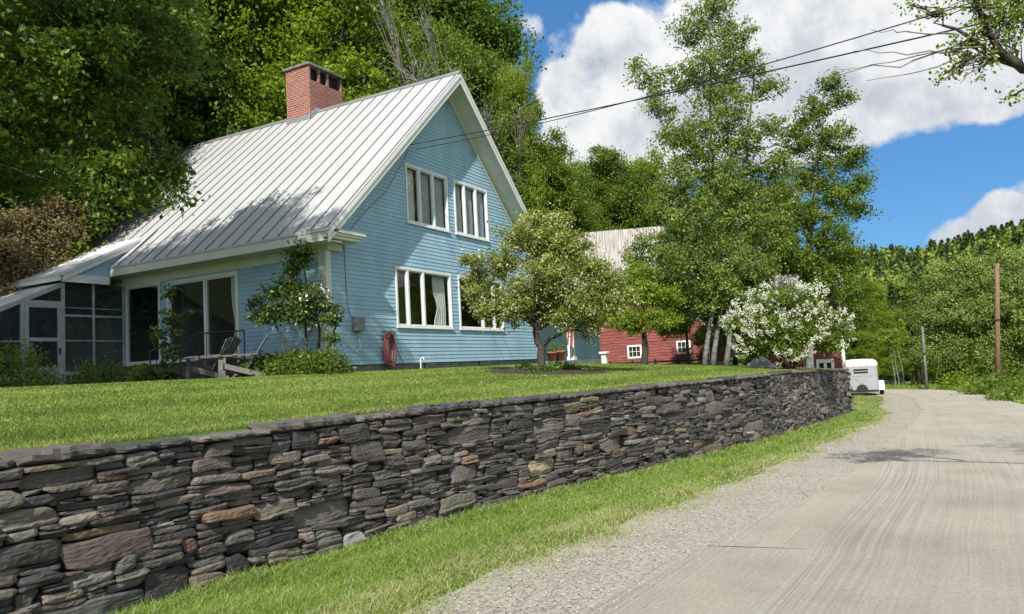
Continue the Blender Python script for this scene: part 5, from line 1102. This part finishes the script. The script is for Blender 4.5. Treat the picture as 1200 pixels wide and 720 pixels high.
def wood(kind, px, D, ytop, lab=None, wide=1., group=GW, kname=None):
    pr = PR_[kind]; x, y, z = spot(px, D); zt = float(at(px, ytop, D)[2]); sc = max(.25, (zt-z)/16.)
    if kind not in used: used.add(kind); r = pr; r.location = (x, y, z)
    else: r = copy_tree(pr, (x, y, z), random.uniform(0, 6.3), (1, 1, 1))
    r.scale = (sc*wide, sc*wide, sc); r.rotation_euler = (0, 0, random.uniform(0, 6.3)); r['label'] = lab or LAB[kind]; r['group'] = group; r['category'] = 'tree'
    return r
for px, D, yt in ((40, 27, -70), (130, 29, -70), (225, 33, -60), (-60, 30, -90), (20, 38, -120), (110, 40, -120), (200, 42, -120), (300, 43, -110), (400, 44, -90), (490, 45, -50), (545, 44, -8)): wood('dark', px, D, yt)
for px, D, yt in ((255, 33, -50), (325, 33.5, -60), (395, 33.5, -50), (435, 35, 20), (290, 38, -70), (365, 39, -60)): wood('light', px, D, yt)
for px, D, yt, w_ in ((472, 33, -35, .9), (512, 35, -12, .9), (590, 36, 92, .9)): wood('bare', px, D, yt, None, w_)
for px, D, yt, w_ in ((455, 40, -30, 1), (548, 38, 25, .8), (580, 40, 70, .8), (612, 40, 118, .8), (640, 38, 160, 1)): wood('mid', px, D, yt, None, w_)
wood('light', 622, 37, 68, 'slim pale tree with a loose open top right of the gable', .45)
GB = 'trees round the barn'
for px, D, yt, k, w_ in ((665, 50, 180, 'mid', 1), (700, 58, 186, 'light', .9), (735, 56, 176, 'mid', .9), (770, 60, 178, 'light', .9), (650, 60, 200, 'mid', .9)): wood(k, px, D, yt, {'mid': 'mid green tree standing behind the barn roof', 'light': 'yellow green tree standing behind the barn roof'}[k], w_, GB)
for px, D, yt, w_ in ((805, 35, 255, .8), (850, 37, 275, .9), (890, 38, 290, .9), (925, 40, 285, .9), (860, 44, 200, .8), (915, 46, 220, .8), (800, 48, 225, .8)): wood('dark', px, D, yt, 'shadowy dark tree between the barn and the birches', w_, GB)
GR = 'trees beyond the bend in the road'
for px, D, yt, k, w_ in ((1000, 62, 318, 'mid', 1), (1025, 70, 330, 'light', .9), (1050, 74, 362, 'light', 1), (1075, 80, 345, 'mid', 1), (1015, 58, 395, 'light', 1), (1040, 66, 385, 'light', 1), (975, 55, 330, 'dark', 1), (1060, 84, 330, 'light', 1), (1100, 86, 350, 'light', 1), (1090, 72, 395, 'light', 1.1), (1120, 90, 330, 'mid', 1), (960, 70, 300, 'mid', 1), (1065, 68, 400, 'mid', 1.2)):
    wood(k, px, D, yt, {'mid': 'mid green tree beyond the bend in the road', 'light': 'yellow green tree beyond the bend in the road', 'dark': 'dark tree behind the red shed'}[k], w_, GR)
# pale leaning sapling trunks near the bend
for k, (px, pt, yt, lab) in enumerate(((1045, 1043, 415, 'leftmost thin white birch stem beyond the trailer'), (1049, 1047, 422, 'shortest of the thin white birch stems beyond the trailer'), (1057, 1051, 412, 'rightmost thin white birch stem leaning left beyond the trailer'))):
    x, y, z = spot(px, 57); e = at(pt, yt-12, 57)
    make_tree('birch_sapling', lab, 'tree', (x, y, z), [[(x, y, z-.1), tuple((np.array((x, y, z))+e)/2), tuple(e)]], [(e[0], e[1], e[2]+.5, .5), (e[0]+.3, e[1]+.3, e[2], .4)], 'leaf_light', 'palebark', 20, 30, .2, .16, 70+k, 3, 'white birch stems by the bend', .04)
# bushes along the right bank
for k, (px, D, r, h, mt) in enumerate(((1150, 43, .9, .9, 'leaf_mid'), (1185, 36, 1., .8, 'leaf_mid'), (1120, 52, 1.1, 1., 'leaf_light'), (1198, 44, 1.5, 1.6, 'leaf_mid'), (1090, 57, 1.2, 1.2, 'leaf_light'), (1140, 53, 1.6, 2.0, 'leaf_deep'), (1175, 54, 1.8, 2.4, 'leaf_deep'))):
    x, y, z = spot(px, D); bush('bank_bush', ('leafy bush at the right roadside below the willow' if mt == 'leaf_mid' else 'yellow green bush on the bank at the road bend' if mt == 'leaf_light' else 'dark bush added for the shade beneath the willow'), 'bush', (x, y, z), r, h, mt, 900, .16, 90+k, 'bushes on the right bank', 4, sig=.25)  # deep-green bushes stand in for the shade under the willow
# row of trees on the viewer's side of the road, out of the picture, seen only in the window glass
# ------------------------------------------------------------------ far wooded hillside
rs = np.random.RandomState(99); Q = []; VV = []; cnt = 0
N = 5200; dd = 78+290*rs.uniform(0, 1, N)**.75; hd = np.radians(rs.uniform(72, 112, N)); X = CAM[0]+dd*np.sin(hd); Y = CAM[1]+dd*np.cos(hd); Z = low(X, Y)
for i in range(N):
    con = rs.uniform() < (.12+.14*(dd[i] > 190)); h = rs.uniform(8, 13)*(1.05 if con else 1); w_ = h*(.20 if con else rs.uniform(.30, .42)); k = int(np.clip(360*(150/dd[i]), 150, 560))
    d = unit(rs.normal(size=(k, 3))); d[:, 2] = np.abs(d[:, 2])*1.0-.25; wob = .78+.3*np.sin(d[:, 0]*4+i)*np.sin(d[:, 1]*5+2*i)+.12*rs.normal(size=k)
    if con: t = rs.uniform(0, 1, k)**.7; a = rs.uniform(0, 6.3, k); P = np.stack([np.cos(a)*w_*(1-.93*t)*wob, np.sin(a)*w_*(1-.93*t)*wob, h*(.1+.9*t)], -1)
    else: P = d*np.array((w_, w_, h*.52))*wob[:, None]; P[:, 2] += h*.50
    P = P+np.array((X[i], Y[i], Z[i])); Q.append(leaf_quads(P, (.62 if con else .72)*np.clip(dd[i]/170, .55, 1.5), rs, .25, aspect=.8)); tone = rs.uniform(.05, .36) if con else rs.uniform(.42, .85); VV.append(np.clip(tone+rs.normal(0, .07, k), 0, 1))
me = quadmesh('hillside_wood', np.concatenate(Q), np.concatenate(VV)); print('hill quads', len(me.polygons))
tag(link('hillside_wood', me, None, 'leaf_far'), 'mixed spring woodland covering the far hillside', 'wood', kind='stuff')
# leaf litter ground under the near wood
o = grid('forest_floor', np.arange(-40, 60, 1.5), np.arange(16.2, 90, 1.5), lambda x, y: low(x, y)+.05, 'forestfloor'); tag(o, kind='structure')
